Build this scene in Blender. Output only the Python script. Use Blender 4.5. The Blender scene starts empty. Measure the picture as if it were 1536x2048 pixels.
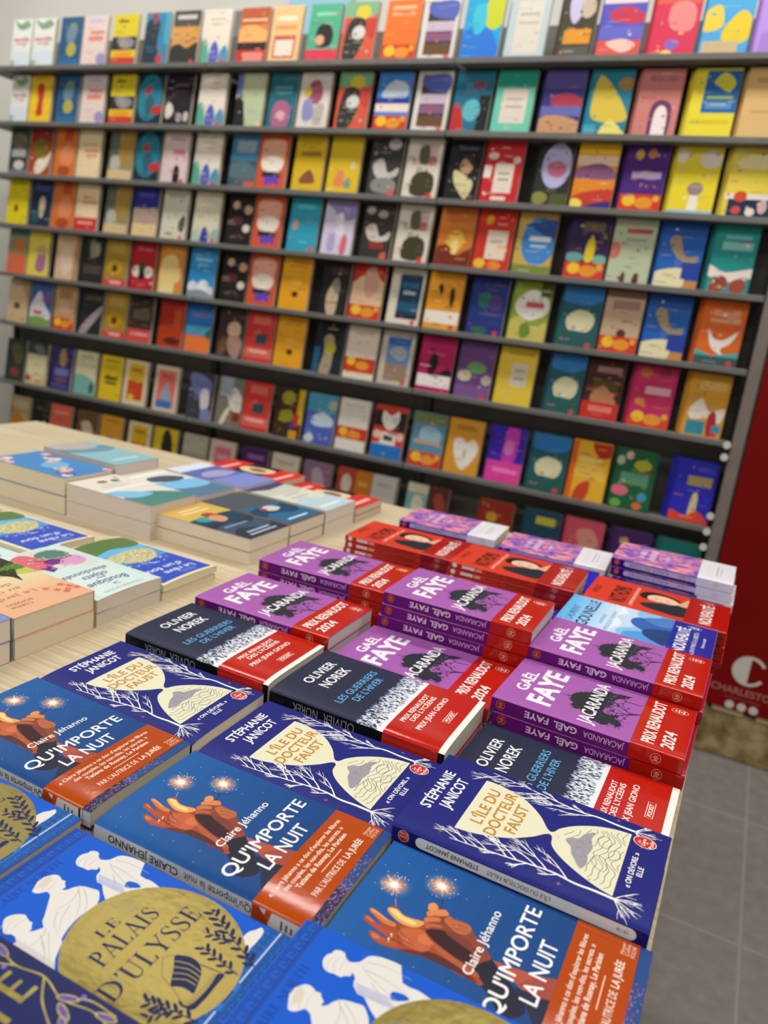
import bpy, math, random
from mathutils import Vector, Matrix
from mathutils.geometry import tessellate_polygon

SC = bpy.context.scene
COL = SC.collection
R = math.radians

# ------------------------------------------------------------------ camera, world, lights, exposure
CAM_Z = 1.21                       # eye height; the camera stands over the origin
cam_d = bpy.data.cameras.new('camera')
cam = bpy.data.objects.new('camera', cam_d)
COL.objects.link(cam)
SC.camera = cam
cam_d.sensor_fit = 'VERTICAL'
cam_d.sensor_height = 24.0
cam_d.lens = 1560.2 / 2048 * 24.0
cam_d.clip_start = 0.02
c_r = Vector((0.89139404, 0.43746894, 0.11848038))
c_u = Vector((-0.21523839, 0.17854786, 0.96010057))
c_f = Vector((-0.39885976, 0.88132945, -0.25331661))
cam.matrix_world = Matrix(((c_r.x, c_u.x, -c_f.x, 0), (c_r.y, c_u.y, -c_f.y, 0),
                           (c_r.z, c_u.z, -c_f.z, CAM_Z), (0, 0, 0, 1)))
cam_d.dof.use_dof = True
cam_d.dof.focus_distance = 0.66
cam_d.dof.aperture_fstop = 4.0

SC.view_settings.view_transform = 'Standard'
SC.view_settings.look = 'None'
SC.view_settings.gamma = 1.0
SC.view_settings.use_curve_mapping = False
SC.view_settings.exposure = -0.55
try:
    SC.cycles.use_denoising = True
except Exception:
    pass
SC.cycles.max_bounces = 6

world = bpy.data.worlds.new('world')
SC.world = world
world.use_nodes = True
world.node_tree.nodes['Background'].inputs[0].default_value = (0.9, 0.95, 1.0, 1)
world.node_tree.nodes['Background'].inputs[1].default_value = 0.08

CEIL = 3.0
def ceiling_light(x, y, sx, sy, w, col=(1.0, 0.975, 0.945)):
    d = bpy.data.lights.new('ceiling_light', 'AREA')
    d.shape = 'RECTANGLE'; d.size = sx; d.size_y = sy; d.energy = w; d.color = col
    o = bpy.data.objects.new('ceiling_light', d)
    o.location = (x, y, CEIL - 0.03)
    COL.objects.link(o)
for lx in (-3.2, -1.6, 0.0, 1.6):
    for ly, pw in ((-1.8, 22), (-0.1, 18), (1.95, 26)):
        ceiling_light(lx, ly, 1.2, 0.3, pw)

# ------------------------------------------------------------------ materials
def lin(h):
    out = []
    for i in (0, 2, 4):
        c = int(h[i:i + 2], 16) / 255
        out.append(c / 12.92 if c <= 0.04045 else ((c + 0.055) / 1.055) ** 2.4)
    return tuple(out) + (1,)

MATS = {}
def mat(h, kind='print'):
    """A plain procedural material: laminated print, paper, painted metal ..."""
    k = (h, kind)
    if k in MATS:
        return MATS[k]
    m = bpy.data.materials.new(kind + '_' + h)
    m.use_nodes = True
    nt = m.node_tree
    b = nt.nodes['Principled BSDF']
    b.inputs['Base Color'].default_value = lin(h)
    if kind == 'print':
        b.inputs['Roughness'].default_value = 0.4
        b.inputs['Specular IOR Level'].default_value = 0.12
    elif kind == 'matte':
        b.inputs['Roughness'].default_value = 0.6
        b.inputs['Specular IOR Level'].default_value = 0.25
    elif kind == 'band':
        b.inputs['Roughness'].default_value = 0.14
        b.inputs['Specular IOR Level'].default_value = 0.4
        tc = nt.nodes.new('ShaderNodeTexCoord')
        n = nt.nodes.new('ShaderNodeTexNoise'); n.inputs['Scale'].default_value = 260
        bp = nt.nodes.new('ShaderNodeBump'); bp.inputs['Strength'].default_value = 0.03
        bp.inputs['Distance'].default_value = 0.002
        nt.links.new(tc.outputs['Object'], n.inputs['Vector'])
        nt.links.new(n.outputs[0], bp.inputs['Height'])
        nt.links.new(bp.outputs[0], b.inputs['Normal'])
    elif kind == 'foil':
        b.inputs['Metallic'].default_value = 0.75
        b.inputs['Roughness'].default_value = 0.3
        tc = nt.nodes.new('ShaderNodeTexCoord')
        n = nt.nodes.new('ShaderNodeTexNoise'); n.inputs['Scale'].default_value = 140
        bp = nt.nodes.new('ShaderNodeBump'); bp.inputs['Strength'].default_value = 0.12
        bp.inputs['Distance'].default_value = 0.002
        nt.links.new(tc.outputs['Object'], n.inputs['Vector'])
        nt.links.new(n.outputs[0], bp.inputs['Height'])
        nt.links.new(bp.outputs[0], b.inputs['Normal'])
    elif kind == 'metal':
        b.inputs['Roughness'].default_value = 0.45
        b.inputs['Specular IOR Level'].default_value = 0.4
    MATS[k] = m
    return m

def pages_mat(h):
    k = (h, 'pages')
    if k in MATS:
        return MATS[k]
    m = bpy.data.materials.new('pages_' + h)
    m.use_nodes = True
    nt = m.node_tree
    b = nt.nodes['Principled BSDF']; b.inputs['Roughness'].default_value = 0.85
    tc = nt.nodes.new('ShaderNodeTexCoord')
    mp = nt.nodes.new('ShaderNodeMapping'); mp.inputs['Scale'].default_value = (25, 25, 5200)
    n = nt.nodes.new('ShaderNodeTexNoise'); n.inputs['Scale'].default_value = 1.0
    r = nt.nodes.new('ShaderNodeValToRGB')
    c = lin(h)
    r.color_ramp.elements[0].position = 0.3; r.color_ramp.elements[1].position = 0.7
    r.color_ramp.elements[0].color = (c[0] * .86, c[1] * .85, c[2] * .83, 1)
    r.color_ramp.elements[1].color = c
    nt.links.new(tc.outputs['Object'], mp.inputs[0]); nt.links.new(mp.outputs[0], n.inputs['Vector'])
    nt.links.new(n.outputs[0], r.inputs[0]); nt.links.new(r.outputs[0], b.inputs['Base Color'])
    MATS[k] = m
    return m

def noise_mat(name, stops, scale=(1, 1, 1), nscale=5.0, detail=4.0, rough=0.5, bump=0.0, distort=0.0, spec=0.4):
    if name in MATS:
        return MATS[name]
    m = bpy.data.materials.new(name)
    m.use_nodes = True
    nt = m.node_tree
    b = nt.nodes['Principled BSDF']; b.inputs['Roughness'].default_value = rough
    b.inputs['Specular IOR Level'].default_value = spec
    tc = nt.nodes.new('ShaderNodeTexCoord')
    mp = nt.nodes.new('ShaderNodeMapping'); mp.inputs['Scale'].default_value = scale
    n = nt.nodes.new('ShaderNodeTexNoise')
    n.inputs['Scale'].default_value = nscale; n.inputs['Detail'].default_value = detail
    n.inputs['Distortion'].default_value = distort
    r = nt.nodes.new('ShaderNodeValToRGB')
    els = r.color_ramp.elements
    while len(els) < len(stops):
        els.new(0.5)
    for e, (p, h) in zip(els, stops):
        e.position = p; e.color = lin(h)
    nt.links.new(tc.outputs['Object'], mp.inputs[0]); nt.links.new(mp.outputs[0], n.inputs['Vector'])
    nt.links.new(n.outputs[0], r.inputs[0]); nt.links.new(r.outputs[0], b.inputs['Base Color'])
    if bump:
        bp = nt.nodes.new('ShaderNodeBump'); bp.inputs['Strength'].default_value = bump
        bp.inputs['Distance'].default_value = 0.004
        nt.links.new(n.outputs[0], bp.inputs['Height']); nt.links.new(bp.outputs[0], b.inputs['Normal'])
    MATS[name] = m
    return m

WOOD = noise_mat('light_oak', [(0.25, 'b5a27f'), (0.5, 'cfbf9d'), (0.75, 'ddd0b3')], (2.2, 90, 90), 2.2, 6, 0.5, 0.03)
FLOOR = noise_mat('grey_vinyl', [(0.3, '77726d'), (0.55, '7f7a75'), (0.75, '87827c')], (1, 1, 1), 30, 8, 0.55, 0.02)
PLINTH = noise_mat('speckled_board', [(0.3, '6f5a33'), (0.5, 'a08a5a'), (0.7, 'c4b286')], (1, 1, 1), 22, 4, 0.6, 0.05)
WALL = noise_mat('wall_paint', [(0.3, 'e4e2d8'), (0.7, 'eae8df')], (1, 1, 1), 3, 2, 0.8)
CEILM = noise_mat('ceiling_paint', [(0.3, '8d8b86'), (0.7, '94928d')], (1, 1, 1), 3, 2, 0.85)
SHELF = noise_mat('anthracite_steel', [(0.3, '4b4945'), (0.7, '54514c')], (1, 1, 1), 14, 3, 0.45)
SHELFLIP = noise_mat('grey_steel_lip', [(0.3, '6e6d6a'), (0.7, '787673')], (1, 1, 1), 14, 3, 0.4)
SHELFBACK = noise_mat('grey_steel_back', [(0.3, '6f6c66'), (0.7, '7a766f')], (1, 1, 1), 14, 3, 0.5)
POSTM = noise_mat('warm_grey_steel', [(0.3, '7a706a'), (0.7, '857b74')], (1, 1, 1), 10, 2, 0.45)
REDP = noise_mat('red_panel', [(0.3, '760302'), (0.7, '7e0403')], (1, 1, 1), 3, 2, 0.6, spec=0.15)

# ------------------------------------------------------------------ mesh builder
class MB:
    def __init__(self):
        self.v = []; self.f = []; self.m = []; self.s = []; self.mats = []
    def mi(self, m):
        if m not in self.mats:
            self.mats.append(m)
        return self.mats.index(m)
    def face(self, pts, m, smooth=False):
        n = len(self.v); self.v += [tuple(p) for p in pts]
        self.f.append(tuple(range(n, n + len(pts)))); self.m.append(self.mi(m)); self.s.append(smooth)
    def shared(self, pts, faces, m, smooth=False):
        n = len(self.v); self.v += [tuple(p) for p in pts]; k = self.mi(m)
        for f in faces:
            self.f.append(tuple(n + i for i in f)); self.m.append(k); self.s.append(smooth)
    def box(self, a, b, m):
        (x0, y0, z0), (x1, y1, z1) = a, b
        p = [(x0, y0, z0), (x1, y0, z0), (x1, y1, z0), (x0, y1, z0), (x0, y0, z1), (x1, y0, z1), (x1, y1, z1), (x0, y1, z1)]
        for f in ((3, 2, 1, 0), (4, 5, 6, 7), (0, 1, 5, 4), (1, 2, 6, 5), (2, 3, 7, 6), (3, 0, 4, 7)):
            self.face([p[i] for i in f], m)
    def bevbox(self, a, b, m, e=0.003):
        """a box whose vertical and top edges are chamfered"""
        (x0, y0, z0), (x1, y1, z1) = a, b
        def ring(z, d):
            return [(x0 + d + e, y0 + d, z), (x1 - d - e, y0 + d, z), (x1 - d, y0 + d + e, z), (x1 - d, y1 - d - e, z),
                    (x1 - d - e, y1 - d, z), (x0 + d + e, y1 - d, z), (x0 + d, y1 - d - e, z), (x0 + d, y0 + d + e, z)]
        rs = [ring(z0, e), ring(z0 + e, 0), ring(z1 - e, 0), ring(z1, e)]
        for q, w in zip(rs, rs[1:]):
            for i in range(8):
                j = (i + 1) % 8
                self.face([q[i], q[j], w[j], w[i]], m)
        self.face(rs[3], m); self.face(rs[0][::-1], m)
    def disc(self, c, r, n, axis, h, m):
        """short cylinder: c centre of the base, axis unit Vector"""
        a = Vector(axis); t = Vector((0, 0, 1)) if abs(a.z) < 0.9 else Vector((1, 0, 0))
        e1 = a.cross(t).normalized(); e2 = a.cross(e1); c = Vector(c)
        p = [c + (e1 * math.cos(2 * math.pi * i / n) + e2 * math.sin(2 * math.pi * i / n)) * r for i in range(n)]
        q = [x + a * h for x in p]
        self.face(q, m); self.face(p[::-1], m)
        for i in range(n):
            j = (i + 1) % n
            self.face([p[i], p[j], q[j], q[i]], m)
    def mesh(self, name):
        me = bpy.data.meshes.new(name)
        me.from_pydata(self.v, [], self.f)
        for m in self.mats:
            me.materials.append(m)
        me.polygons.foreach_set('material_index', self.m)
        me.polygons.foreach_set('use_smooth', self.s)
        me.update()
        return me

def link(name, data, parent=None, loc=(0, 0, 0), rz=0.0):
    o = bpy.data.objects.new(name, data)
    COL.objects.link(o)
    o.location = loc; o.rotation_euler = (0, 0, rz)
    if parent:
        o.parent = parent
    return o

def tag(o, label, cat, group=None):
    o['label'] = label; o['category'] = cat
    if group:
        o['group'] = group
    return o

def struct(name, mb):
    o = link(name, mb.mesh(name)); o['kind'] = 'structure'
    return o

# ------------------------------------------------------------------ flat art, drawn in millimetres
TXT = {}
def text_geo(s, bold, shear):
    k = (s, bold, shear)
    if k in TXT:
        return TXT[k]
    c = bpy.data.curves.new('lettering', 'FONT')
    c.body = s; c.size = 1; c.offset = bold; c.shear = shear; c.resolution_u = 3
    o = bpy.data.objects.new('lettering', c)
    COL.objects.link(o)
    bpy.context.view_layer.update()
    e = o.evaluated_get(bpy.context.evaluated_depsgraph_get())
    me = e.to_mesh()
    v = [(p.co.x, p.co.y) for p in me.vertices]
    f = [tuple(p.vertices) for p in me.polygons]
    e.to_mesh_clear()
    bpy.data.objects.remove(o); bpy.data.curves.remove(c)
    TXT[k] = (v, f)
    return TXT[k]

CAPH = 0.69
def fan(pts):
    tr = tessellate_polygon([[Vector((p[0], p[1], 0)) for p in pts]])
    return [tuple(t) for t in tr]

class Art:
    """Elements in the plane of a cover: a to the right, b downwards (front) or a along, b upwards (spine)."""
    def __init__(self, seed=1):
        self.e = []; self.bb = []; self.rnd = random.Random(seed)
    def add(self, verts, faces, m):
        """an element lies one layer above whatever other colour it overlaps"""
        a0 = min(p[0] for p in verts); a1 = max(p[0] for p in verts)
        b0 = min(p[1] for p in verts); b1 = max(p[1] for p in verts)
        L = 1
        for (x0, y0, x1, y1), mm, l in self.bb:
            if l >= L and a0 < x1 and a1 > x0 and b0 < y1 and b1 > y0:
                L = max(L, l if mm is m else l + 1)
        self.bb.append(((a0, b0, a1, b1), m, L))
        self.e.append((verts, faces, m, L + (len(self.e) % 9) * .09))
    def poly(self, pts, h, kind='print'):
        self.add(list(pts), fan(pts), mat(h, kind) if isinstance(h, str) else h)
    def rect(self, a0, b0, a1, b1, h, kind='print'):
        self.poly([(a0, b0), (a1, b0), (a1, b1), (a0, b1)], h, kind)
    def ell(self, ca, cb, ra, rb, h, kind='print', n=32, rot=0.0):
        c, s = math.cos(rot), math.sin(rot)
        p = []
        for i in range(n):
            x = ra * math.cos(2 * math.pi * i / n); y = rb * math.sin(2 * math.pi * i / n)
            p.append((ca + x * c - y * s, cb + x * s + y * c))
        self.add([(ca, cb)] + p, [(0, i + 1, (i + 1) % n + 1) for i in range(n)], mat(h, kind) if isinstance(h, str) else h)
    def ring(self, ca, cb, ra, rb, w, h, kind='print', n=32):
        p = []; f = []
        for i in range(n):
            c, s = math.cos(2 * math.pi * i / n), math.sin(2 * math.pi * i / n)
            p += [(ca + ra * c, cb + rb * s), (ca + (ra - w) * c, cb + (rb - w) * s)]
        for i in range(n):
            j = (i + 1) % n
            f += [(2 * i, 2 * j, 2 * j + 1), (2 * i, 2 * j + 1, 2 * i + 1)]
        self.add(p, f, mat(h, kind))
    def line(self, pts, w, h, kind='print', w1=None):
        if w1 is None:
            w1 = w
        n = len(pts); v = []; f = []
        for i, p in enumerate(pts):
            q0 = pts[max(0, i - 1)]; q1 = pts[min(n - 1, i + 1)]
            dx, dy = q1[0] - q0[0], q1[1] - q0[1]
            L = math.hypot(dx, dy) or 1
            t = i / (n - 1)
            ww = (w[i] if isinstance(w, (list, tuple)) else w + (w1 - w) * t) / 2
            v += [(p[0] - dy / L * ww, p[1] + dx / L * ww), (p[0] + dy / L * ww, p[1] - dx / L * ww)]
        for i in range(n - 1):
            f += [(2 * i, 2 * i + 1, 2 * i + 3), (2 * i, 2 * i + 3, 2 * i + 2)]
        self.add(v, f, mat(h, kind) if isinstance(h, str) else h)
    def text(self, s, a0, a1, base, cap, h, bold=0.0, shear=0.0, kind='print', flip=False):
        """fit the string between a0 and a1 with capitals cap high on the base line (front: b grows downwards)"""
        v, f = text_geo(s, min(bold, 0.0), shear)
        xs = [p[0] for p in v]; x0, x1 = min(xs), max(xs)
        sx = (a1 - a0) / (x1 - x0); sy = cap / CAPH
        k = max(bold, 0) * .8
        # heavier strokes: the same letters laid four times, slightly apart
        for dx, dy in (((-k, -k), (k, -k), (-k, k), (k, k)) if k else ((0, 0),)):
            if not flip:
                q = [(a0 + (x + dx - x0) * sx, base - (y + dy) * sy) for x, y in v]
            else:      # upside down on a spine whose b axis points up
                q = [(a1 - (x + dx - x0) * sx, base - (y + dy) * sy) for x, y in v]
            self.add(q, f, mat(h, kind))
    def serif(self, s, a0, a1, base, cap, h, kind='print'):
        els = serif_word(s)
        x1 = max(p[0] for v, f in els for p in v); x0 = min(p[0] for v, f in els for p in v)
        sx = (a1 - a0) / (x1 - x0)
        for v, f in els:
            self.add([(a0 + (x - x0) * sx, base - y * cap) for x, y in v], f, mat(h, kind))

# capitals with serifs, in units of the cap height
def serif_word(s):
    out = []; x = 0.0
    W = 0.15; T = 0.045
    def R_(a0, b0, a1, b1):
        out.append(([(x + a0, b0), (x + a1, b0), (x + a1, b1), (x + a0, b1)], [(0, 1, 2), (0, 2, 3)]))
    def st(pts, ws):
        v = []; n = len(pts)
        for i, p in enumerate(pts):
            q0 = pts[max(0, i - 1)]; q1 = pts[min(n - 1, i + 1)]
            dx, dy = q1[0] - q0[0], q1[1] - q0[1]; L = math.hypot(dx, dy) or 1
            w = (ws[i] if isinstance(ws, list) else ws) / 2
            v += [(x + p[0] - dy / L * w, p[1] + dx / L * w), (x + p[0] + dy / L * w, p[1] - dx / L * w)]
        out.append((v, [t for i in range(n - 1) for t in ((2 * i, 2 * i + 1, 2 * i + 3), (2 * i, 2 * i + 3, 2 * i + 2))]))
    def stem(c):
        R_(c - W / 2, 0, c + W / 2, 1); foot(c, 0); foot(c, 1)
    def foot(c, b, r=0.17):
        R_(c - r, 0, c + r, T) if b == 0 else R_(c - r, 1 - T, c + r, 1)
    def arc(cx, cy, rx, ry, a0, a1, w0, w1, n=16):
        p = []; w = []
        for i in range(n + 1):
            a = a0 + (a1 - a0) * i / n
            p.append((cx + rx * math.cos(a), cy + ry * math.sin(a)))
            w.append(w0 + (w1 - w0) * abs(math.cos(a)))
        st(p, w)
    P2 = math.pi / 2
    for ch in s:
        if ch == ' ':
            x += 0.35; continue
        if ch == "'":
            st([(0.1, 1.0), (0.12, 0.9), (0.06, 0.74)], [0.15, 0.13, 0.02]); adv = 0.22
        elif ch == 'I':
            stem(0.18); adv = 0.42
        elif ch == 'L':
            stem(0.18); R_(0.18, 0, 0.62, T); out.append(([(x + .62, 0), (x + .64, .26), (x + .6, .26), (x + .5, T)], [(0, 1, 2), (0, 2, 3)])); adv = 0.72
        elif ch == 'E':
            stem(0.18); R_(0.18, 0, 0.6, T); R_(0.18, 1 - T, 0.58, 1); R_(0.18, .49, 0.45, .49 + T)
            for a, b in ((0.6, 0), (0.58, 1)):
                d = 0.24 if b == 0 else -0.22
                out.append(([(x + a, b), (x + a + .02, b + d), (x + a - .02, b + d), (x + a - .1, b)], [(0, 1, 2), (0, 2, 3)]))
            R_(0.43, .38, .47, .64); adv = 0.74
        elif ch in 'PR':
            stem(0.18); arc(0.28, 0.74, 0.27, 0.24, -P2, P2, T, W); R_(.18, .475, .3, .52); R_(.18, .955, .3, 1)
            adv = 0.68
            if ch == 'R':
                st([(0.34, .5), (.62, .04), (.74, .02)], [W * .8, W, T]); adv = 0.82
        elif ch == 'A':
            st([(0.14, 0.02), (0.42, 1.0)], T * 1.2); st([(0.4, 1.02), (0.72, 0.02)], W); R_(.24, .3, .58, .3 + T)
            foot(.13, 0, .13); foot(.73, 0, .16); adv = 0.9
        elif ch == 'S':
            p = [(.5, .78), (.46, .9), (.36, .965), (.25, .965), (.14, .88), (.13, .74), (.22, .6), (.38, .48), (.5, .36), (.52, .2), (.44, .07), (.3, .025), (.18, .05), (.09, .15), (.07, .26)]
            st(p, [.03, .04, .05, .05, .09, .12, .15, .16, .15, .12, .09, .05, .05, .04, .03])
            R_(.49, .72, .53, .99); R_(.05, .01, .09, .27); adv = 0.66
        elif ch == 'D':
            stem(0.18); arc(0.3, 0.5, 0.5, 0.475, -P2, P2, T, W); R_(.18, 0, .32, T); R_(.18, .955, .32, 1); adv = 0.98
        elif ch == 'U':
            R_(.13, .3, .13 + W, 1); R_(.66, .3, .71, 1); foot(.2, 1, .18); foot(.68, 1, .14)
            p = [(.205, .32), (.22, .16), (.32, .05), (.44, .02), (.58, .07), (.66, .18), (.685, .32)]
            st(p, [W, W * .85, W * .6, .07, .05, .05, .05]); adv = 0.9
        elif ch == 'Y':
            st([(0.12, .98), (.42, .45)], W); st([(.74, .98), (.44, .45)], T * 1.2); R_(.36, 0, .36 + W, .5)
            foot(.435, 0); foot(.12, 1, .14); foot(.74, 1, .12); adv = 0.86
        elif ch in 'CO':
            if ch == 'O':
                arc(.46, .5, .4, .49, 0, 2 * math.pi, T, W, 28)
            else:
                arc(.46, .5, .4, .48, .7, 2 * math.pi - .7, T, W, 24); R_(.74, .66, .78, .97)
            adv = 0.95
        elif ch == 'N':
            R_(.14, 0, .19, 1); R_(.74, 0, .79, 1); st([(.12, 1), (.78, 0)], W); foot(.16, 0, .13); foot(.77, 1, .13); adv = 0.95
        elif ch == 'T':
            R_(.32, 0, .32 + W, 1); foot(.395, 0); R_(.04, 1 - T, .75, 1); R_(.04, .76, .08, 1); R_(.71, .76, .75, 1); adv = 0.82
        elif ch == 'H':
            stem(.18); stem(.72); R_(.18, .48, .72, .48 + T); adv = 0.94
        else:
            adv = 0.4
        x += adv
    return out

# ------------------------------------------------------------------ books
BEV = [(0, 1.6), (0.8, 1.15), (2.5, 0.8), (6, 0.5), (12, 0.25), (20, 0.07), (28, 0.0)]
ROLL = [(0, 3.0), (0.8, 2.4), (2.5, 1.85), (6, 1.25), (12, 0.6), (20, 0.2), (30, 0.0)]      # a thicker book whose cover rolls to the spine
BOW = [(0, 2.6), (1.0, 2.2), (10, 1.5), (22, 0.8), (38, 0.2), (54, 0.0), (70, 0.2), (86, 0.8), (98, 1.5), (106, 2.2)]   # a cover that arches up
def drop(u, bev):
    if not bev:
        return 0.0
    for (u0, d0), (u1, d1) in zip(bev, bev[1:]):
        if u <= u1:
            return d0 + (d1 - d0) * (u - u0) / (u1 - u0)
    return bev[-1][1]

def clip_strip(poly, lo, hi):
    """keep the part of a polygon with lo <= a <= hi"""
    for lim, sg in ((lo, 1), (hi, -1)):
        out = []
        for i in range(len(poly)):
            p, q = poly[i - 1], poly[i]
            dp, dq = (p[0] - lim) * sg, (q[0] - lim) * sg
            if (dp >= 0) != (dq >= 0):
                t = dp / (dp - dq)
                out.append((lim, p[1] + (q[1] - p[1]) * t))
            if dq >= 0:
                out.append(q)
        poly = out
        if len(poly) < 3:
            return []
    return poly

def clip_box(poly, a0, b0, a1, b1):
    poly = clip_strip(poly, a0, a1)
    if not poly:
        return []
    poly = clip_strip([(p[1], p[0]) for p in poly], b0, b1)
    return [(p[1], p[0]) for p in poly]

def lay_front(mb, art, W, H, t, bev, z_extra=0.0, v0=None, v1=None):
    """art on the front cover; x = down the cover, y = across from the spine, z up; millimetres to metres"""
    stations = sorted(set([0.0] + [b[0] for b in (bev or [])] + [W]))
    lo, hi = (0 if v0 is None else v0), (H if v1 is None else v1)
    for verts, faces, m, layer in art.e:
        off = z_extra + 0.02 + 0.012 * min(layer, 34)
        pts = []; idx = {}; fs = []
        def vid(p):
            k = (round(p[0], 3), round(p[1], 3))
            if k not in idx:
                idx[k] = len(pts)
                pts.append((p[1] / 1000, p[0] / 1000, (t - drop(p[0], bev) + off) / 1000))
            return idx[k]
        for f in faces:
            tri = [verts[i] for i in f]
            amin = min(p[0] for p in tri); amax = max(p[0] for p in tri)
            bmin = min(p[1] for p in tri); bmax = max(p[1] for p in tri)
            if amax <= 0 or amin >= W or bmax <= lo or bmin >= hi:
                continue
            inside = amin >= 0 and amax <= W and bmin >= lo and bmax <= hi
            if not inside:
                tri = clip_box(tri, 0, lo, W, hi)
                if len(tri) < 3:
                    continue
                amin = min(p[0] for p in tri); amax = max(p[0] for p in tri)
            if amin >= stations[-2]:
                pieces = [tri]
            else:
                pieces = []
                for s0, s1 in zip(stations, stations[1:]):
                    if amax <= s0 or amin >= s1:
                        continue
                    q = tri if (amin >= s0 and amax <= s1) else clip_strip(tri, s0, s1)
                    if len(q) >= 3:
                        pieces.append(q)
            for q in pieces:
                ids = []
                for p in q:
                    i = vid(p)
                    if not ids or (ids[-1] != i and ids[0] != i):
                        ids.append(i)
                if len(ids) < 3:
                    continue
                ar = 0.0
                for i in range(len(q)):
                    p, r = q[i - 1], q[i]
                    ar += p[1] * r[0] - r[1] * p[0]
                if abs(ar) < 1e-7:
                    continue
                fs.append(ids if ar > 0 else ids[::-1])
        if fs:
            mb.shared(pts, fs, m, True)

def lay_spine(mb, art, H, t, extra=0.0, x0=0.0, x1=None, bev=BEV):
    x1 = H if x1 is None else x1
    for verts, faces, m, layer in art.e:
        off = extra + 0.02 + 0.02 * layer
        for f in faces:
            tri = [verts[i] for i in f]
            tri = clip_box(tri, x0, 0.1, x1, t - drop(0, bev))
            if len(tri) < 3:
                continue
            ar = sum(tri[i - 1][0] * tri[i][1] - tri[i][0] * tri[i - 1][1] for i in range(len(tri)))
            if abs(ar) < 1e-7:
                continue
            if ar < 0:
                tri = tri[::-1]
            mb.face([(p[0] / 1000, -off / 1000, p[1] / 1000) for p in tri], m)

def wrap(mb, W, H, t, bev, mf, ms, mbk, v0, v1, ex, sheet=0.35):
    """front sheet, spine and back sheet of a soft cover (or of a paper band between v0 and v1), ex mm outside the book"""
    us = sorted(set([0.0] + [b[0] for b in (bev or [])] + [W]))
    top = [(u, t - drop(u, bev) + ex) for u in us]
    P = lambda v, u, z: (v / 1000, u / 1000, z / 1000)
    a = [P(v0, u, z) for u, z in top]; b = [P(v1, u, z) for u, z in top]
    n = len(us)
    mb.shared(a + b, [(i, n + i, n + i + 1, i + 1) for i in range(n - 1)], mf, True)
    a2 = [P(v0, u, z - sheet) for u, z in top]; b2 = [P(v1, u, z - sheet) for u, z in top]
    mb.shared(a2 + b2, [(i, i + 1, n + i + 1, n + i) for i in range(n - 1)], mbk, True)
    for i in range(n - 1):
        mb.face([a[i], a[i + 1], a2[i + 1], a2[i]], mf); mb.face([b[i + 1], b[i], b2[i], b2[i + 1]], mf)
    mb.face([a[-1], b[-1], b2[-1], a2[-1]], mf)
    zt = top[0][1]
    mb.face([P(v0, -ex, 0), P(v1, -ex, 0), P(v1, -ex, zt), P(v0, -ex, zt)], ms)
    if ex:
        mb.face([P(v0, -ex, zt), P(v1, -ex, zt), P(v1, 0, zt), P(v0, 0, zt)], mf)
    for v, s in ((v0, 1), (v1, -1)):
        q = [P(v, -ex, 0), P(v, -ex, zt), P(v, sheet, zt), P(v, sheet, 0)]
        mb.face(q if s < 0 else q[::-1], ms)
    zb = 0.0
    q = [P(v0, -ex, zb), P(v1, -ex, zb), P(v1, W, zb), P(v0, W, zb)]
    mb.face(q[::-1], mbk)
    q2 = [(x, y, z + sheet / 1000) for x, y, z in q]; mb.face(q2, mbk)
    mb.face([q[1], q[2], q2[2], q2[1]], mbk); mb.face([q[2], q[3], q2[3], q2[2]], mbk); mb.face([q[3], q[0], q2[0], q2[3]], mbk)

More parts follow.
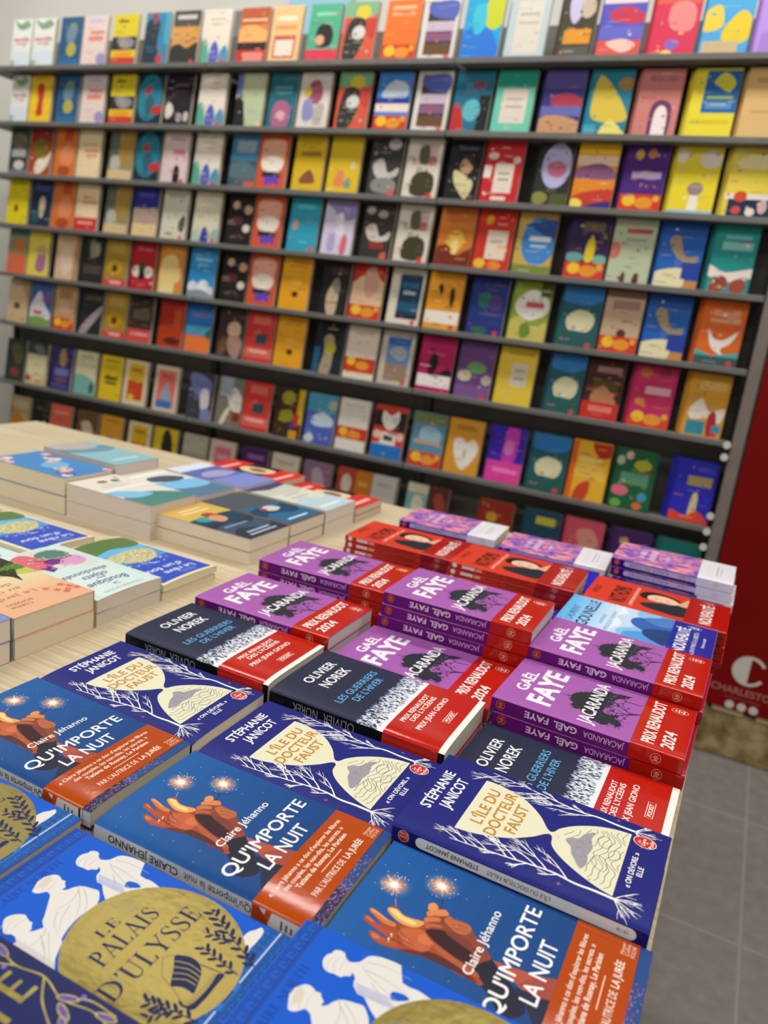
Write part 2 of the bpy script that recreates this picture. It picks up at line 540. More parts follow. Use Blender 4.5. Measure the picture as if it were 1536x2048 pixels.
class Book:
    def __init__(self, name, W, H, t, base, front=None, spine=None, spine_col=None, back_col=None, pages='e6dcc8',
                 band=None, bev=BEV, kind='print'):
        self.name, self.W, self.H, self.t = name, W, H, t
        mb = MB()
        bm_ = base if not isinstance(base, str) else mat(base, kind)
        sp = mat(spine_col, kind) if spine_col else bm_
        bk = mat(back_col, kind) if back_col else bm_
        wrap(mb, W, H, t, bev, bm_, sp, bk, 0, H, 0.0)
        if front:
            lay_front(mb, front, W, H, t, bev, 0.0)
        if spine:
            lay_spine(mb, spine, H, t, bev=bev)
        self.cover = mb.mesh(name + '_cover')
        pg = MB(); pm = pages_mat(pages)
        us = sorted(set([1.0] + [b[0] for b in (bev or []) if 1 < b[0] < W - 1] + [W - 0.8]))
        P = lambda v, u, z: (v / 1000, u / 1000, z / 1000)
        tops = [(u, t - drop(u, bev) - 0.45) for u in us]
        x0, x1 = 0.5, H - 0.5
        n = len(us)
        pg.shared([P(x0, u, z) for u, z in tops] + [P(x1, u, z) for u, z in tops], [(i, n + i, n + i + 1, i + 1) for i in range(n - 1)], pm)
        for i in range(n - 1):
            (u0, z0), (u1, z1) = tops[i], tops[i + 1]
            pg.face([P(x1, u0, .45), P(x1, u1, .45), P(x1, u1, z1), P(x1, u0, z0)], pm)
            pg.face([P(x0, u1, .45), P(x0, u0, .45), P(x0, u0, z0), P(x0, u1, z1)], pm)
        pg.face([P(x0, us[-1], .45), P(x0, us[-1], tops[-1][1]), P(x1, us[-1], tops[-1][1]), P(x1, us[-1], .45)], pm)
        pg.face([P(x0, us[0], .45), P(x1, us[0], .45), P(x1, us[0], tops[0][1]), P(x0, us[0], tops[0][1])], pm)
        pg.face([P(x0, us[0], .45), P(x0, us[-1], .45), P(x1, us[-1], .45), P(x1, us[0], .45)], pm)
        self.pages = pg.mesh(name + '_pages')
        self.band = None
        if band:
            v0, v1, bcol, bfront, bspine, bscol = band
            bb = MB()
            wrap(bb, W, H, t, bev, mat(bcol, 'band'), mat(bscol or bcol, 'band'), mat(bcol, 'band'), v0, v1, 0.44, 0.2)
            if bfront:
                lay_front(bb, bfront, W, H, t, bev, 0.44, v0, v1)
            if bspine:
                lay_spine(bb, bspine, H, t, 0.44, v0, v1, bev)
            self.band = bb.mesh(name + '_band')
    def place(self, loc, yaw, label, group=None, cat='book'):
        r = link('paperback', None, None, loc, yaw)
        r.empty_display_size = 0.02
        tag(r, label, cat, group)
        link('cover', self.cover, r); link('page_block', self.pages, r)
        if self.band:
            link('paper_band', self.band, r)
        return r

TABLE_Z = 0.818

# ------------------------------------------------------------------ cover designs of the books on the table
def logo_outline(a, ca, cb, ra, rb, h, kind='print'):
    a.ring(ca, cb, ra, rb, 0.45, h, kind)
    for i, (q, w) in enumerate(((-.45, .35), (-.1, .55), (.2, .25), (.5, .6))):
        a.rect(ca - ra * w, cb + rb * q - rb * .1, ca + ra * w, cb + rb * q + rb * .09, h, kind)

def logo_words(a, ca, cb, r, rb, fill, ink):
    a.ell(ca, cb, r, rb, ink); a.ell(ca, cb, r - .55, rb - .55, fill)
    a.text('Le', ca - 2.3, ca + .6, cb - rb * .36, 2.2, ink, .015)
    a.text('Livre', ca - r * .62, ca + r * .62, cb + rb * .06, 2.9, ink, .015)
    a.text('de', ca - 1.2, ca + 1.2, cb + rb * .28, 1.7, ink, .01)
    a.text('Poche', ca - r * .7, ca + r * .7, cb + rb * .74, 3.0, ink, .015)

def smooth(pts, n=4, closed=True):
    out = []; N = len(pts)
    rng = range(N) if closed else range(N - 1)
    for i in rng:
        p0, p1, p2, p3 = (pts[(i + k) % N] if closed else pts[min(N - 1, max(0, i + k))] for k in (-1, 0, 1, 2))
        if p1 == p2:
            continue
        for j in range(n):
            t = j / n
            out.append(tuple(0.5 * (2 * p1[k] + (p2[k] - p0[k]) * t + (2 * p0[k] - 5 * p1[k] + 4 * p2[k] - p3[k]) * t * t
                                    + (3 * p1[k] - p0[k] - 3 * p2[k] + p3[k]) * t ** 3) for k in (0, 1)))
    if not closed:
        out.append(pts[-1])
    res = []
    for p in out:
        if not res or abs(p[0] - res[-1][0]) + abs(p[1] - res[-1][1]) > 1e-4:
            res.append(p)
    if closed and len(res) > 1 and abs(res[0][0] - res[-1][0]) + abs(res[0][1] - res[-1][1]) < 1e-4:
        res.pop()
    return res

def branch(a, x, y, ang, L, w, depth, col, bend=0.0):
    pts = [(x, y)]; an = ang
    for i in range(5):
        an += bend / 5 + a.rnd.uniform(-.09, .09)
        x += math.cos(an) * L / 5; y += math.sin(an) * L / 5
        pts.append((x, y))
    a.line(pts, w, col, w1=w * .45)
    if depth > 0:
        for i in (2, 3, 4):
            for sg in (-1, 1):
                if a.rnd.random() < .48:
                    branch(a, pts[i][0], pts[i][1], an + sg * a.rnd.uniform(.35, .7), L * a.rnd.uniform(.36, .6), w * .6, depth - 1, col, -sg * .45)

# --- navy cover with the hourglass
NAVY = '1f2478'; CREAM = 'e4e1c2'
fa = Art(4)
for i in range(90):
    fa.ell(fa.rnd.uniform(3, 107), fa.rnd.uniform(3, 175), .16, .16, '8f96d8', n=5)
WH = 'f3f2ea'
for side in (1, -1):
    X = lambda x: x if side > 0 else 116 - x
    tr = [(16, 154), (16.2, 140), (15.4, 127), (17.2, 112), (15.6, 96), (13, 78), (11, 60), (9, 40)]
    fa.line(smooth([(X(x), y) for x, y in tr], 5, False), 2.3, WH, w1=.5)
    for i in range(12):
        v = 122 - i * 6.9
        k = [q for q in range(len(tr) - 1) if tr[q][1] >= v >= tr[q + 1][1]][0]
        f = (tr[k][1] - v) / (tr[k][1] - tr[k + 1][1])
        x = tr[k][0] + (tr[k + 1][0] - tr[k][0]) * f
        inner = i % 3 != 1 or i > 8
        if inner:
            an = -math.pi / 2 + side * fa.rnd.uniform(.55, .95); L = fa.rnd.uniform(24, 36) * (1 if i < 8 else .6)
        else:
            an = -math.pi / 2 - side * fa.rnd.uniform(.5, .8); L = fa.rnd.uniform(9, 16)
        branch(fa, X(x), v, an, L, 1.15 if i < 7 else .85, 2, WH, -side * .5 if inner else side * .3)
    for i in range(6):
        branch(fa, X(16), 153, math.pi / 2 + (i - 2.5) * .42, 15, .85, 1, WH, fa.rnd.uniform(-.4, .4))
fa.poly(smooth([(21, 39), (21, 39), (22, 47), (25, 58), (33, 75), (45, 89), (54, 96), (56.5, 99.5), (54, 102), (45, 104), (36, 112), (27, 126), (20.5, 141), (18, 151.5), (18, 151.5),
         (95, 151.5), (95, 151.5), (93, 139), (87.5, 126), (78, 113), (68, 104.5), (62, 102), (60, 99.5), (62.5, 96), (74, 88), (86, 74), (92, 57), (93.5, 46), (93, 39), (93, 39)], 4), CREAM)
GOLD = 'c08a33'
fa.text("L'ÎLE DU", 36, 84, 54, 8.6, GOLD, .024)
fa.text('DOCTEUR', 29, 88, 66.3, 8.6, GOLD, .024)
fa.text('FAUST', 40, 78, 78.4, 8.6, GOLD, .024)
LG = '55534e'
for j in range(11):
    pts = []
    for i in range(60):
        u = 18 + i * 1.3
        y = 110 + j * 4.3 + 3.4 * math.sin(u * .17 + j * .22) + 1.5 * math.sin(u * .36 + 1.1 + j * .5) - (u - 57) * .08
        half = 38.5 - max(0, 151 - y) * .42 if y > 128 else 29 - (128 - y) * .95
        if abs(u - 57) < half - 1 and 107 < y < 150.6 and (y > 130 or u > 62):
            pts.append((u, y))
        else:
            if len(pts) > 3:
                fa.line(pts, .42, LG)
            pts = []
    if len(pts) > 3:
        fa.line(pts, .42, LG)
for pts in ([(40, 136), (46, 132), (54, 134), (52, 140), (44, 143), (38, 141)], [(66, 134), (74, 131), (80, 136), (74, 141), (66, 139)], [(54, 143), (62, 141), (68, 146), (60, 149)]):
    fa.line(smooth(pts + pts[:1], 4, False), .42, LG)
fa.poly(smooth([(32, 127), (40, 121), (46, 117.5), (52, 116), (57, 111), (62, 113), (65, 119), (72, 121), (80, 128), (70, 127), (60, 130), (50, 128.5), (41, 130)], 2), '9b9aa3')
for i in range(26):
    u = fa.rnd.uniform(42, 70); v = fa.rnd.uniform(118, 127)
    fa.line([(u, v), (u + .8, v + 1.6)], .22, '6a6973')
fa.line([(55.5, 105.2), (57, 106.3), (58.8, 105.6), (59.2, 104.3)], .3, 'b39b60')
for u, v in ((12, 32), (104, 52), (100, 118), (106, 140), (25, 135), (9, 118)):
    for k in range(4):
        c, s = math.cos(k * .785), math.sin(k * .785); r = 2.0 if k % 2 == 0 else 1.2
        fa.line([(u - c * r, v - s * r), (u + c * r, v + s * r)], .22, 'b08a5c')
fa.text('STÉPHANIE', 31, 86, 15.4, 8.2, 'f4f3ee', .022)
fa.text('JANICOT', 38.5, 82, 28, 8.6, 'f4f3ee', .022)
fa.text('« ON DÉVORE. »', 33, 75, 160, 3.7, 'f4f3ee', .02)
fa.text('ELLE', 49, 60, 165.4, 3.7, 'f4f3ee', .02)
logo_words(fa, 91, 161.5, 7.0, 8.2, 'c92a25', 'f3efe6')
fs = Art()
pill = [(20 + 5.6 * (1 - math.cos(t)) - 5.6, 8.2 + 4.9 * math.sin(t)) for t in [math.pi * (1.5 - i / 10) for i in range(0)]]
pl = []
for i in range(13):
    t = math.pi / 2 + math.pi * i / 12
    pl.append((23 + 4.2 * math.cos(t), 5.4 + 4.2 * math.sin(t)))
for i in range(13):
    t = -math.pi / 2 + math.pi * i / 12
    pl.append((167 + 4.2 * math.cos(t), 5.4 + 4.2 * math.sin(t)))
fs.poly(pl, 'd9d9dc')
fs.text("L'ÎLE DU DOCTEUR FAUST", 72, 116, 7.1, 3.4, '2a2a30', .005, flip=True)
fs.text('STÉPHANIE JANICOT', 27, 66, 7.1, 3.5, '2a2a30', .02, flip=True)
fs.text('18178', 159, 166, 6.6, 2.2, '2a2a30', .0, flip=True)
fs.ell(9.5, 5.4, 4.3, 4.6, 'd8b0a8'); fs.ell(9.5, 5.4, 3.9, 4.2, 'a8201f')
fs.text('Livre', 6.4, 12.4, 5.6, 2.0, 'e8c8c0', .01, flip=True); fs.text('Poche', 6.4, 12.4, 8.2, 2.0, 'e8c8c0', .01, flip=True)
W0 = 106.0
SX = W0 / 110.0        # art is measured for a 110 mm cover
def squeeze(a, f=SX):
    a.e = [([(p[0] * f, p[1]) for p in v], fc, m, l) for v, fc, m, l in a.e]
    return a
B_HOUR = Book('hourglass', W0, 178, 13.6, NAVY, squeeze(fa), fs, '1d1b66', bev=ROLL)

# --- purple cover with the tree
PUR = 'a860ae'
ja = Art(7)
TR = '2c3137'
crown = smooth([(53.6, 63.7), (62.6, 65.2), (71.1, 71.2), (75.6, 77.3), (86.5, 86.5), (91.8, 93.7), (91.1, 102.3), (93.2, 109), (93.7, 116.1), (83.9, 111), (82.1, 106.7), (74.6, 103.7), (66.5, 103.3), (58.5, 102.8), (51.4, 100), (44.4, 97.1), (38.3, 102), (39.6, 107.3), (44.3, 110.7), (41.6, 113.6), (34.8, 110.7), (32.9, 114.5), (26.3, 118.1), (20.5, 116.2), (20.5, 113), (21.6, 108.3), (16.5, 107.4), (14.3, 102.5), (15.8, 96.6), (18.3, 90.4), (23.5, 84.5), (30.8, 77.9), (30, 73.5), (34.2, 68.8), (41.7, 68.9), (46.7, 65.1)], 5)
cr = []
for i, (x, y) in enumerate(crown):
    d = ja.rnd.uniform(-1.5, 1.0)
    L = math.hypot(x - 54, y - 94)
    cr.append((x + (x - 54) / L * d, y + (y - 94) / L * d))
ja.poly(cr, TR)
for i in range(60):
    x = ja.rnd.uniform(42, 94); y = ja.rnd.uniform(98, 120)
    r = ja.rnd.uniform(.5, 1.5)
    ja.poly([(x + r * math.cos(k) * ja.rnd.uniform(.5, 1), y + r * math.sin(k) * ja.rnd.uniform(.5, 1)) for k in (0, 1.05, 2.1, 3.1, 4.2, 5.2)], 'a35fb0')
INK = '33223c'
for pts, w0, w1 in (([(60, 131), (56.5, 121.5), (64, 111), (69, 104)], 1.9, .7), ([(59, 128), (53, 120), (49, 112), (47, 104)], 1.5, .5), ([(59, 129), (53, 122.3), (46.5, 114.7), (37, 110)], 1.4, .4),
                    ([(57, 122), (46, 119), (34, 116)], .9, .3), ([(60, 118), (70, 112), (84, 113)], .9, .3), ([(52, 116), (56, 108), (55, 103)], .8, .3),
                    ([(80, 114.3), (81, 129)], 1.7, .9), ([(54, 65), (53, 60), (52.5, 56)], 1.4, .8)):
    ja.line(smooth(pts, 4, False), w0, INK, w1=w1)
for i in range(70):
    x = ja.rnd.uniform(17, 36); y = ja.rnd.gauss(115, 3.2)
    an = ja.rnd.uniform(0, 6.28); L = ja.rnd.uniform(1, 3.2)
    ja.line([(x, y), (x + math.cos(an) * L, y + math.sin(an) * L)], .5, INK, w1=.25)
for i in range(60):
    x = ja.rnd.gauss(60, 16); y = ja.rnd.gauss(107, 4.5); r = ja.rnd.uniform(.7, 2.2)
    ja.poly([(x + r * math.cos(k) * ja.rnd.uniform(.4, 1), y + r * math.sin(k) * ja.rnd.uniform(.4, 1)) for k in (0, 1.05, 2.1, 3.1, 4.2, 5.2)], TR)
for i in range(110):
    k = ja.rnd.randrange(len(crown)); x, y = crown[k]
    an = math.atan2(y - 94, x - 54) + ja.rnd.uniform(-.8, .8); L = ja.rnd.uniform(1, 3.2)
    ja.line([(x, y), (x + math.cos(an) * L, y + math.sin(an) * L)], .7, INK, w1=.2)
WHT = 'f2eef2'
ja.text('GAËL', 33, 81, 24.5, 11.5, WHT, .03)
ja.text('FAYE', 16, 96.5, 52, 22, WHT, .042)
for i in range(46):
    x = ja.rnd.uniform(18, 95); y = ja.rnd.uniform(31, 51)
    ja.poly([(x, y), (x + ja.rnd.uniform(.5, 2), y + .3), (x + .6, y + ja.rnd.uniform(.5, 1.4))], 'c9a6d2')
ja.text('JACARANDA', 7, 104, 93.5, 13, WHT, .018)
jb = Art()
jb.text('PRIX RENAUDOT', 9.5, 103, 150, 11.2, 'f7f1ec', .022)
jb.text('2024', 10, 44, 166.5, 10.6, 'f7f1ec', .022)
logo_outline(jb, 95, 163, 5.6, 8.0, 'f3d9cf')
js = Art()
js.ell(9.5, 7.0, 4.4, 4.9, 'd9703f'); js.ell(9.5, 7.0, 4.0, 4.5, '7d1838')
for q, w in ((-2.2, 1.6), (-.6, 2.6), (.9, 1.2), (2.3, 2.6)):
    js.rect(9.5 - w, 7.0 - q - .4, 9.5 + w, 7.0 - q + .45, 'd9703f')
js.text('GAËL', 62, 84, 9.6, 6.2, 'd9c3dc', .03, flip=True)
js.text('FAYE', 34, 57, 9.6, 6.2, 'd9c3dc', .03, flip=True)
js.text('JACARANDA', 90, 127, 9.6, 5.8, 'c6a2cc', .005, flip=True)
jbs = Art()
jbs.ring(155, 7, 4.5, 5.0, .4, 'e8a58f')
for q, w in ((-2.2, 1.6), (-.6, 2.6), (.9, 1.2), (2.3, 2.6)):
    jbs.rect(155 - w, 7.0 - q - .4, 155 + w, 7.0 - q + .4, 'e8a58f')
RED = 'bf2012'
B_TREE = Book('tree', W0, 178, 14.6, PUR, squeeze(ja), js, '641570', 'a860ae', 'd9d0c6',
              band=(131.0, 177.6, RED, squeeze(jb), jbs, 'aa180e'))

# --- dark cover with the snowy forest
na = Art(9)
na.text('OLIVIER', 33, 87, 25.4, 10.2, 'f2f2f2', .014)
na.text('NOREK', 36, 84.5, 43.2, 11, 'f2f2f2', .014)
LB = '63b2e6'
na.text('LES GUERRIERS', 18, 97, 67.2, 7.6, LB, .004)
na.text("DE L'HIVER", 31, 87, 78.6, 7.6, LB, .004)
na.poly([(0, 113), (20, 106), (60, 103), (110, 101), (110, 119.5), (0, 119.5)], 'e9ebf0')
for lay_, cols in enumerate((('aebcd6', 900, 93, 110), ('2b3046', 900, 94, 112), ('dfe6f2', 900, 95, 114), ('3a415a', 600, 98, 114), ('f2f4f8', 420, 98, 116))):
    col, n, v0, v1 = cols
    for i in range(n // 2):
        x = na.rnd.uniform(-1, 111); v = na.rnd.uniform(v0, v1)
        h = na.rnd.uniform(2.0, 5.2); w = na.rnd.uniform(.35, .95)
        na.add([(x - w, v), (x, v - h * .6), (x + w, v), (x, v + h * .45)], [(0, 1, 2), (0, 2, 3)], mat(col))
nb = Art()
nb.rect(0, 118.9, 110, 172, RED, 'band'); 
nb.text('PRIX RENAUDOT', 24, 86, 129.2, 5.0, 'f6efe9', .018)
nb.text('DES LYCÉENS', 30, 86, 136.2, 5.0, 'f6efe9', .018)
nb.text('PRIX JEAN GIONO', 20, 91, 147, 5.4, 'f6efe9', .018)
nb.line([(47, 157), (71.5, 157), (71.5, 163), (47, 163), (47, 156.7)], .55, 'f6efe9')
nb.text('POCKET', 49.5, 69, 161.8, 3.5, 'f6efe9', .03)
na.rect(0, 171, 110, 178, 'f1efe8')
ns = Art()
ns.text('OLIVIER', 59, 91, 15.2, 9, '8d8e94', -.006, flip=True)
ns.text('NOREK', 26, 53, 15.2, 9, '8d8e94', -.006, flip=True)
ns.text('pocket', 8, 16, 12, 2, '3a3b42', 0, flip=True)
ns.rect(172, 0, 178, 21, '101119')
B_FOREST = Book('forest', W0, 178, 21.0, '2b3047', squeeze(na), ns, '0d0e16', '2b3047', 'cfc7b6',
                band=(118.9, 172.0, RED, squeeze(nb), None, 'b5221a'), bev=ROLL)

# --- blue cover with the sparklers
qa = Art(3)
for i in range(12):
    f = i / 11
    c = '%02x%02x%02x' % (int(0x1b + (0x12 - 0x1b) * f), int(0x5a + (0x3c - 0x5a) * f), int(0xa0 + (0x74 - 0xa0) * f))
    qa.rect(0, i * 178 / 12, 110, (i + 1) * 178 / 12, c)
qa.poly(smooth([(45.2, 94.1), (47, 104), (49.5, 120.8), (46.4, 124.2), (34.8, 123.1), (33.7, 119), (36.9, 110.9), (41.5, 101.6)], 3), 'b0543f')
qa.poly(smooth([(37.7, 58.6), (35, 67.2), (33.4, 81.2), (24.8, 93.8), (24.6, 88.9), (24.2, 80.6), (25.8, 70.5), (26.5, 63.5)], 3), '9c4a36')
qa.poly(smooth([(45.3, 50.6), (40.3, 55.2), (36.9, 64.4), (33.5, 77.3), (27.3, 87), (21.2, 98.8), (11.1, 110.9), (17.7, 120.4), (25.5, 119.8), (35.2, 108.4), (45.8, 94.3), (51.4, 88.5), (56.6, 80.3), (54.5, 74.6), (47.5, 72), (43.5, 77.5), (42.4, 70.6), (44.6, 62.4)], 3), '232233')
qa.poly([(33, 108), (26, 120), (2, 136), (2, 178), (58, 178), (50, 124), (36, 123)], '262a42')
qa.poly([(37, 112), (34, 123), (42, 150), (60, 150), (50, 121)], 'a04a3c')
qa.poly(smooth([(47.8, 24.8), (50.7, 25.8), (51.3, 29.5), (48.4, 34.6), (48.5, 40.6), (50, 45.6), (49.9, 49.7), (45.9, 50.1), (42.6, 52.7), (39.3, 56.6), (37, 61.8), (35, 67.2), (34.2, 74.2), (33.4, 81.2), (32.1, 85.9), (25.9, 95.4), (23.6, 92.2), (24.9, 88.8), (24.4, 80.4), (25.8, 71.8), (26.5, 66.1), (25.3, 60.6), (23.6, 55.5), (23.1, 49.4), (21.1, 44.5), (19.6, 39.2), (18.5, 33.5), (19.5, 28), (22.4, 23.6), (25, 23.8), (25.3, 27.6), (24, 32.8), (24.8, 37.4), (26.6, 29.9), (28.2, 23.7), (30, 16.9), (33.3, 15), (34.9, 17.1), (32.6, 23.3), (30.1, 29.1), (36.4, 21.3), (38.8, 15.7), (41.8, 15.3), (41.7, 19.6), (39.2, 26.5), (39.1, 32.1), (38.9, 39), (40.6, 34.2), (43, 28.8), (45.1, 25.7)], 3), 'a4492a')
qa.poly(smooth([(38.2, 39.6), (42.5, 46.8), (43, 51.8), (37.7, 58.6), (30.2, 59.3), (26.7, 54.3), (26.2, 45.5), (33.2, 38.4)], 3), 'c0603a')
qa.poly(smooth([(34, 62), (38, 60), (36, 72), (34, 84), (29, 92), (28, 80)], 3), 'b05a3a')
qa.poly(smooth([(21, 44), (25, 50), (28, 60), (29, 72), (28, 86), (24, 92), (25, 76), (25, 62), (22, 52)], 3), '6f3024')
qa.poly(smooth([(33, 52), (38, 50), (42, 54), (38, 60), (34, 58)], 3), 'cf7044')
qa.poly(smooth([(25, 58), (30, 60), (30, 74), (27, 86), (25, 74)], 3), '5a2a26')
qa.poly(smooth([(32.3, 15.7), (34.3, 16.9), (32.2, 23.6), (30.8, 30.9), (31.3, 37.2), (28.8, 40.7), (27.4, 36.6), (27.7, 29.5), (28.7, 23.2)], 3), 'b0502e')
qa.poly(smooth([(22.8, 24.1), (24.8, 24.6), (25, 28.5), (24, 34.1), (25.8, 39.9), (23.2, 42.7), (20.6, 38.3), (19.7, 32.4)], 3), 'b4532f')
qa.poly(smooth([(39.4, 15.9), (41.7, 16), (41.3, 20.6), (39.1, 27.3), (38.6, 33.8), (35.8, 34.8), (34.7, 29), (36.4, 22.7)], 3), 'd27a44')
qa.poly(smooth([(40, 16.5), (41.2, 17), (40.6, 22), (38.8, 28), (37.6, 28), (39.4, 22)], 3), 'eaa066')
qa.poly(smooth([(45.2, 25.8), (48.5, 24.9), (50.3, 29.7), (48, 34.9), (48.3, 40.9), (49.9, 46.3), (49, 49.1), (43.2, 46.3), (40.8, 40.2), (41.3, 33.7)], 3), 'e3a055')
qa.poly(smooth([(47, 26.5), (49, 27), (49, 31), (46.6, 35.5), (47, 41), (46, 45), (43.6, 43), (43.6, 34)], 3), 'f6cf86')
qa.poly(smooth([(33.3, 16.2), (34, 18), (32.4, 22), (31.6, 21)], 3), 'cf7a50')
qa.poly(smooth([(20.5, 28), (23, 25), (24, 28), (22.6, 31)], 3), 'cf7648')
qa.line([(37.6, 35), (33, 41), (31, 50)], .7, '6a2c20', w1=.2); qa.line([(30, 38.5), (28.6, 44), (29, 51)], .7, '6a2c20', w1=.2); qa.line([(26.4, 37), (25.6, 44), (26.6, 52)], .7, '5a2620', w1=.2)
for x, y in ((28.4, 36), (24.4, 36)):
    qa.line([(x - 1.6, y + .6), (x + 1.8, y - .8)], .4, 'f0dcc0'); qa.ell(x + .6, y - .4, .55, .55, 'fff2dc', n=8)
qa.poly(smooth([(63.8, 45), (67.3, 45.1), (69.5, 48.1), (66.6, 51.7), (66.9, 53.6), (67.8, 56.3), (65.2, 58.8), (63.7, 62.7), (64.1, 67.7), (64.3, 72.2), (60.9, 76.3), (57.3, 79.8), (56.1, 83.9), (51.4, 88.5), (46.1, 93.4), (40.6, 89.8), (33.3, 85), (33.5, 77.3), (35.6, 69.3), (37, 63.1), (38.4, 58.1), (41.8, 53), (45.3, 50.6), (49.6, 49.3), (52.1, 47), (54.9, 47.8), (58, 46.7), (61, 47.2)], 3), '8a4430')
qa.poly(smooth([(45, 52), (50, 60), (52, 70), (46, 80), (38, 84), (34, 80), (37, 66), (41, 56)], 3), '3a1f26')
qa.poly(smooth([(50, 62), (53, 70), (50, 80), (44, 84), (46, 74)], 3), '7c3c30')
qa.poly(smooth([(63.8, 59.9), (63, 63.2), (64, 72.4), (60.7, 76), (55.2, 74.2), (53.4, 68.9), (55.6, 63.3), (58.5, 58.5)], 3), 'b9663f')
qa.line([(58, 64), (61, 70), (60, 76)], .6, '7c3a28', w1=.2); qa.line([(56, 66), (58, 72), (57, 76)], .5, '7c3a28', w1=.2)
qa.poly(smooth([(48, 49.5), (49.6, 49.9), (52.6, 54.9), (53.5, 59), (51.8, 59.6), (49.4, 54.8), (45.9, 51.5)], 3), 'b8623c')
qa.poly(smooth([(52, 47.4), (54.8, 48.2), (57.8, 52.3), (58.6, 55.7), (55.9, 56.5), (52.9, 52.1), (50.1, 49.5)], 3), 'c8744a')
qa.poly(smooth([(57.5, 46.9), (60.7, 47.4), (65.8, 53), (67.4, 56.4), (64.5, 59.4), (61.3, 56.4), (58.6, 51.7), (56.1, 48.9)], 3), 'd68450')
qa.poly(smooth([(63.7, 45.4), (67.1, 45.5), (69.2, 48.3), (66.4, 51.5), (63.3, 50.8), (61.1, 47.3)], 3), 'dc925c')
qa.line([(69, 18), (60, 24), (52.3, 28)], .55, 'd9894f', w1=.4)
qa.line([(86, 46), (78, 50), (66.7, 53.4)], .75, '40222a', w1=.6)
for cx, cy in ((69, 19), (86, 46)):
    for r, c in ((12, '255a98'), (10.4, '3c6296'), (8.8, '637296'), (7.4, '857b8c'), (6.2, 'a98380'), (5.2, 'c99078'), (4.3, 'e2a882')):
        qa.ell(cx, cy, r, r * 1.05, c, n=28)
    for i in range(34):
        an = qa.rnd.uniform(0, 6.28); L = qa.rnd.uniform(3, 10)
        qa.line([(cx, cy), (cx + math.cos(an) * L, cy + math.sin(an) * L)], .7, 'f7d9c4', w1=.12)
    for i in range(24):
        an = qa.rnd.uniform(0, 6.28); L = qa.rnd.uniform(5, 13); r = qa.rnd.uniform(.25, .6)
        qa.ell(cx + math.cos(an) * L, cy + math.sin(an) * L, r, r, 'f6dcd0', n=6)
    qa.ell(cx, cy, 3.1, 3.3, 'fbe9d8', n=20); qa.ell(cx, cy, 2.2, 2.3, 'ffffff', n=20)
for i in range(16):
    qa.ell(qa.rnd.uniform(4, 106), qa.rnd.uniform(2, 95), .3, .3, 'c7d4ea', n=6)
qa.text('Claire Jéhanno', 27, 86, 87.5, 6.2, 'f4f2f0', .008)
qa.text("QU'IMPORTE", 8, 103.5, 109.5, 10.2, 'f7f6f4', .012)
qa.text('LA NUIT', 27.5, 80, 126, 10.2, 'f7f6f4', .012)
qa.rect(0, 150, 110, 178, '274a86'); qa.rect(0, 150, 40, 178, '2c2a4a')
for i in range(260):
    x = qa.rnd.uniform(0, 78); y = qa.rnd.uniform(168, 178)
    qa.ell(x, y, qa.rnd.uniform(.4, 1.2), qa.rnd.uniform(.3, .8), qa.rnd.choice(['8d6f9c', '5b4a76', '3a3358', 'b58bb0']) if i % 40 == 0 else '8d6f9c' if i % 2 else '5b4a76', n=6)
qb = Art()
OW = 'f6e3d4'
qb.text('« Claire Jéhanno a ce don d’explorer les fêlures', 8, 100, 140.2, 3.5, OW, .012)
qb.text('des couples, les non-dits, les secrets. »', 17, 94, 145.8, 3.5, OW, .012)
qb.text('Tatiana de Rosnay, Le Parisien', 24, 89, 151.4, 3.7, OW, .02)
qb.line([(45, 155.4), (73, 155.4)], .55, OW)
qb.text("PAR L'AUTRICE DE", 24, 64, 164, 4.6, OW, .004)
qb.text('LA JURÉE', 67, 90, 164, 4.6, OW, .02)
for s, b in (('Harper', 162.2), ('Collins', 165.2), ('POCHE', 168.6)):
    qb.text(s, 96.5, 107, b, 2.5, 'f2cdb6', 0)
qs = Art()
qs.text('Qu’importe la nuit', 78, 131, 9.0, 5.6, '1c1c22', .004, flip=True)
qs.text('CLAIRE JEHANNO', 13, 73, 9.0, 5.6, '1c1c22', .016, flip=True)
qbs = Art()
qbs.poly(smooth([(146, 0), (143, 6), (137, 12), (139, 17), (146, 16.4), (160, 16.4), (160, 0)], 3), 'd8d6d4')
qbs.poly(smooth([(149, 17), (146, 11), (144, 4), (141, 8), (143, 14)], 3), 'c84a1a')
for s, z in (('Harper', 155), ('Collins', 158.6), ('POCHE', 162)):
    qbs.rect(z - 1.2, 3, z + .4, 9, '3a3a3e')
qbs.rect(148, 0, 171, 16.6, 'd8d6d4')
for k, z in enumerate((153, 156.6, 160.2)):
    qbs.rect(z, 3, z + 1.4, 9.5 - k, '4a4a50')
qbs.rect(167, 0, 169, 17, '23232b')
ORG = 'b3470e'
B_SPARK = Book('sparkler', W0, 178, 15.0, '1f5a9c', squeeze(qa), qs, 'c3c6cd', '1d2f66', 'c9c0b0',
               band=(131.5, 170.5, ORG, squeeze(qb), qbs, 'ab3c10'), bev=ROLL)

